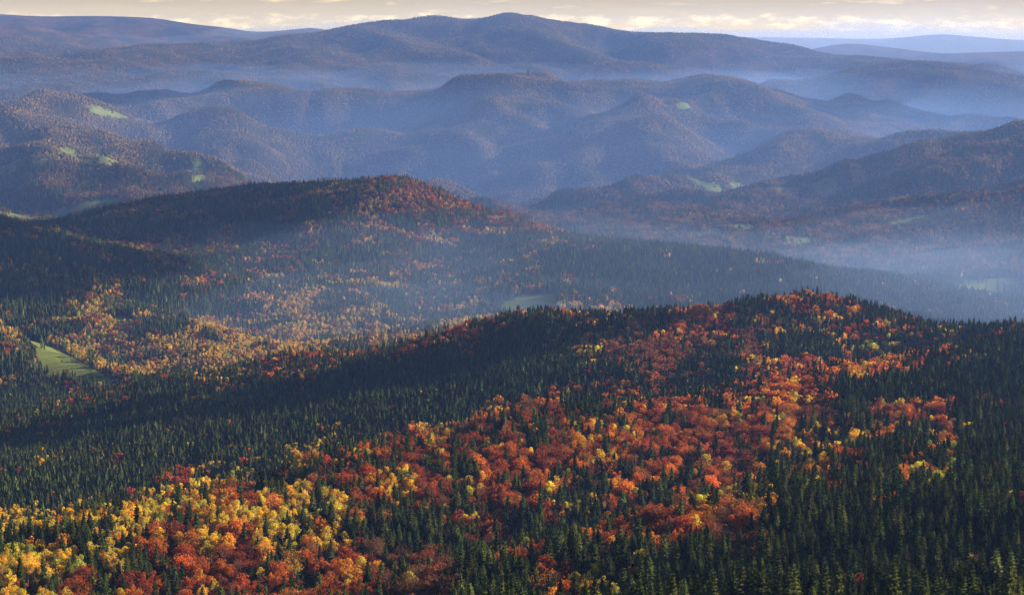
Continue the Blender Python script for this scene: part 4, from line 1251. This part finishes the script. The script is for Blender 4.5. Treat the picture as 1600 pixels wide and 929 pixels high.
def neighbour_of(i):
    q = OWN[(OWN != i)]
    dx, dy = mx[q] - mx[i], my[q] - my[i]
    r = np.hypot(dx, dy * 1.4)
    oth = T['sp'][q] != T['sp'][i]
    k = int(np.argmin(np.where(oth, r, 1e9)))
    if r[k] > 42:
        return 'among its own kind'
    j = q[k]
    side = 'left of' if dx[k] > abs(dy[k]) * .8 else 'right of' if -dx[k] > abs(dy[k]) * .8 else 'behind' if dy[k] > 0 else 'before'
    t = tone_of(j)
    return side + (' an ' if t[0] in 'aeiou' else ' a ') + t.split()[0] + ' ' + KINDS[T['sp'][j]]

keyed = {}
for i in OWN:
    key = '%s %s %s %s, %s' % (size_of(i), tone_of(i), KINDS[T['sp'][i]], neighbour_of(i), place_of(i))
    keyed.setdefault(key, []).append(i)
for key, members in keyed.items():
    members.sort(key=lambda i: mx[i])
    n = len(members)
    for k, i in enumerate(members):
        if n == 1:
            label = key
        elif n == 2:
            label = key + (', the left of two' if k == 0 else ', the right of two')
        elif k == 0 or k == n - 1:
            label = key + (', leftmost of ' if k == 0 else ', rightmost of ') + NUM[min(n, 16) - 1]
        else:
            label = key + ', %s of %s' % (ORD[min(k, 15)], NUM[min(n, 16) - 1])
        if len(label.replace(',', '').split()) > 16:
            label = label.replace('among its own kind', 'alone of its kind') if False else label.replace(', leftmost of', ' leftmost of').replace('left of centre', 'mid left').replace('right of centre', 'mid right').replace('among its own kind', 'among like ones')
        kind = KINDS[T['sp'][i]]
        w = T['s'][i] ** .7 * (.76 + .46 * ((int(T['var'][i]) * 7) % 10) / 10)
        o = tree_object(kind, int(T['var'][i]), (T['x'][i], T['y'][i], T['z'][i] - .3),
                        (.035 * math.sin(T['var'][i] * 2.3 + T['x'][i]), .035 * math.cos(T['var'][i] * 1.7 + T['y'][i]), T['rot'][i]), w, T['s'][i], T['tint'][i], kind + '_tree')
        o['category'] = kind
        o['group'] = {'spruce': 'spruces on the nearest slope', 'beech': 'beeches on the nearest slope', 'birch': 'birches on the nearest slope'}[kind]
        o['label'] = label

# ------------------------------------------------------------------ houses and huts
def house(pos, L, Wd, H, wallc, roofc, turn, label, i):
    o = bpy.data.objects.new('hut' if H < 4 else 'house', None)
    scene.collection.objects.link(o)
    o.location = (pos[0], pos[1], pos[3] - .2); o.rotation_euler = (0, 0, turn)
    o['category'] = 'hut' if H < 4 else 'house'; o['label'] = label; o['group'] = 'houses scattered over the hills'
    l, w, r = L / 2, Wd / 2, Wd * .45
    V_ = [(-l, -w, -3), (l, -w, -3), (l, w, -3), (-l, w, -3), (-l, -w, H), (l, -w, H), (l, w, H), (-l, w, H), (-l, 0, H + r), (l, 0, H + r)]
    q_ = [(0, 1, 5, 4), (2, 3, 7, 6), (0, 4, 7, 3), (1, 2, 6, 5)]; t_ = [(4, 8, 7), (5, 6, 9)]
    def part(name, verts, faces, m, parent):
        p = bpy.data.objects.new(name, mesh_from(name, np.array(verts, float), faces, [m])); scene.collection.objects.link(p); p.parent = parent
        return p
    mw = plain('plaster', tuple(c * .85 for c in wallc), wallc, 1.5)
    mr = plain('roofing', tuple(c * .75 for c in roofc), roofc, 2.5)
    md_ = plain('dark_pane', (.02, .025, .03), (.035, .04, .05), 1.0)
    part('wall', V_, [np.array(q_), np.array(t_)], mw, o)
    e = .7
    R_ = []
    for s in (-1, 1):
        for dz in (0.06, .30):
            R_ += [(-l - e, s * (w + e), H - e * .9 + dz), (l + e, s * (w + e), H - e * .9 + dz), (l + e, 0, H + r + dz), (-l - e, 0, H + r + dz)]
    F_ = []
    for b in (0, 8):
        F_ += [(b, b + 1, b + 2, b + 3), (b + 7, b + 6, b + 5, b + 4), (b, b + 4, b + 5, b + 1), (b + 1, b + 5, b + 6, b + 2), (b + 3, b + 2, b + 6, b + 7), (b, b + 3, b + 7, b + 4)]
    roof = part('roof', R_, np.array(F_), mr, o)
    def box(x0, x1, y0, y1, z0, z1):
        v = [(x, y, z) for z in (z0, z1) for y in (y0, y1) for x in (x0, x1)]
        return v, np.array([(0, 2, 3, 1), (4, 5, 7, 6), (0, 1, 5, 4), (2, 6, 7, 3), (0, 4, 6, 2), (1, 3, 7, 5)])
    for s in (-1, 1):
        v, f = box(-.6, .6, s * w - .05, s * w + .05, -.5, 1.9); part('door', v, f, mr, o) if s < 0 else None
        for xx in (-l * .6, l * .55):
            v, f = box(xx - .6, xx + .6, s * w - .04, s * w + .04, 1.0, 2.3); part('window', v, f, md_, o)
    if H > 4:
        v, f = box(l * .3, l * .3 + .9, -.45, .45, H + r * .6, H + r + 1.3); part('chimney', v, f, mr, roof)
    return o
for i, (h_, c) in enumerate(zip(HOUSES, CLEAR[len(SINGLE):])):
    house(c, h_[3], h_[4], h_[5], h_[6], h_[7], h_[8], h_[9], i)

# a thin mast on the pale ridge at the far left
mp = on_ground(171, 28.5, 20000)
mast = bpy.data.objects.new('radio_mast', None); scene.collection.objects.link(mast)
mast.location = mp; mast['category'] = 'mast'; mast['label'] = 'thin radio mast on the pale ridge at the far left'
def rod(name, path, radii, parent):
    s = Shape(); s.tube(path, radii, 6)
    p = bpy.data.objects.new(name, s.mesh(name, [plain('mast_steel', (.16, .16, .17), (.22, .22, .23), 1.0)])); scene.collection.objects.link(p); p.parent = parent
rod('pole', [(0, 0, -2), (0, 0, 26), (0, 0, 48)], [2.2, 1.5, .7], mast)
rod('platform', [(0, 0, 30), (0, 0, 32)], [3.2, 3.2], mast)
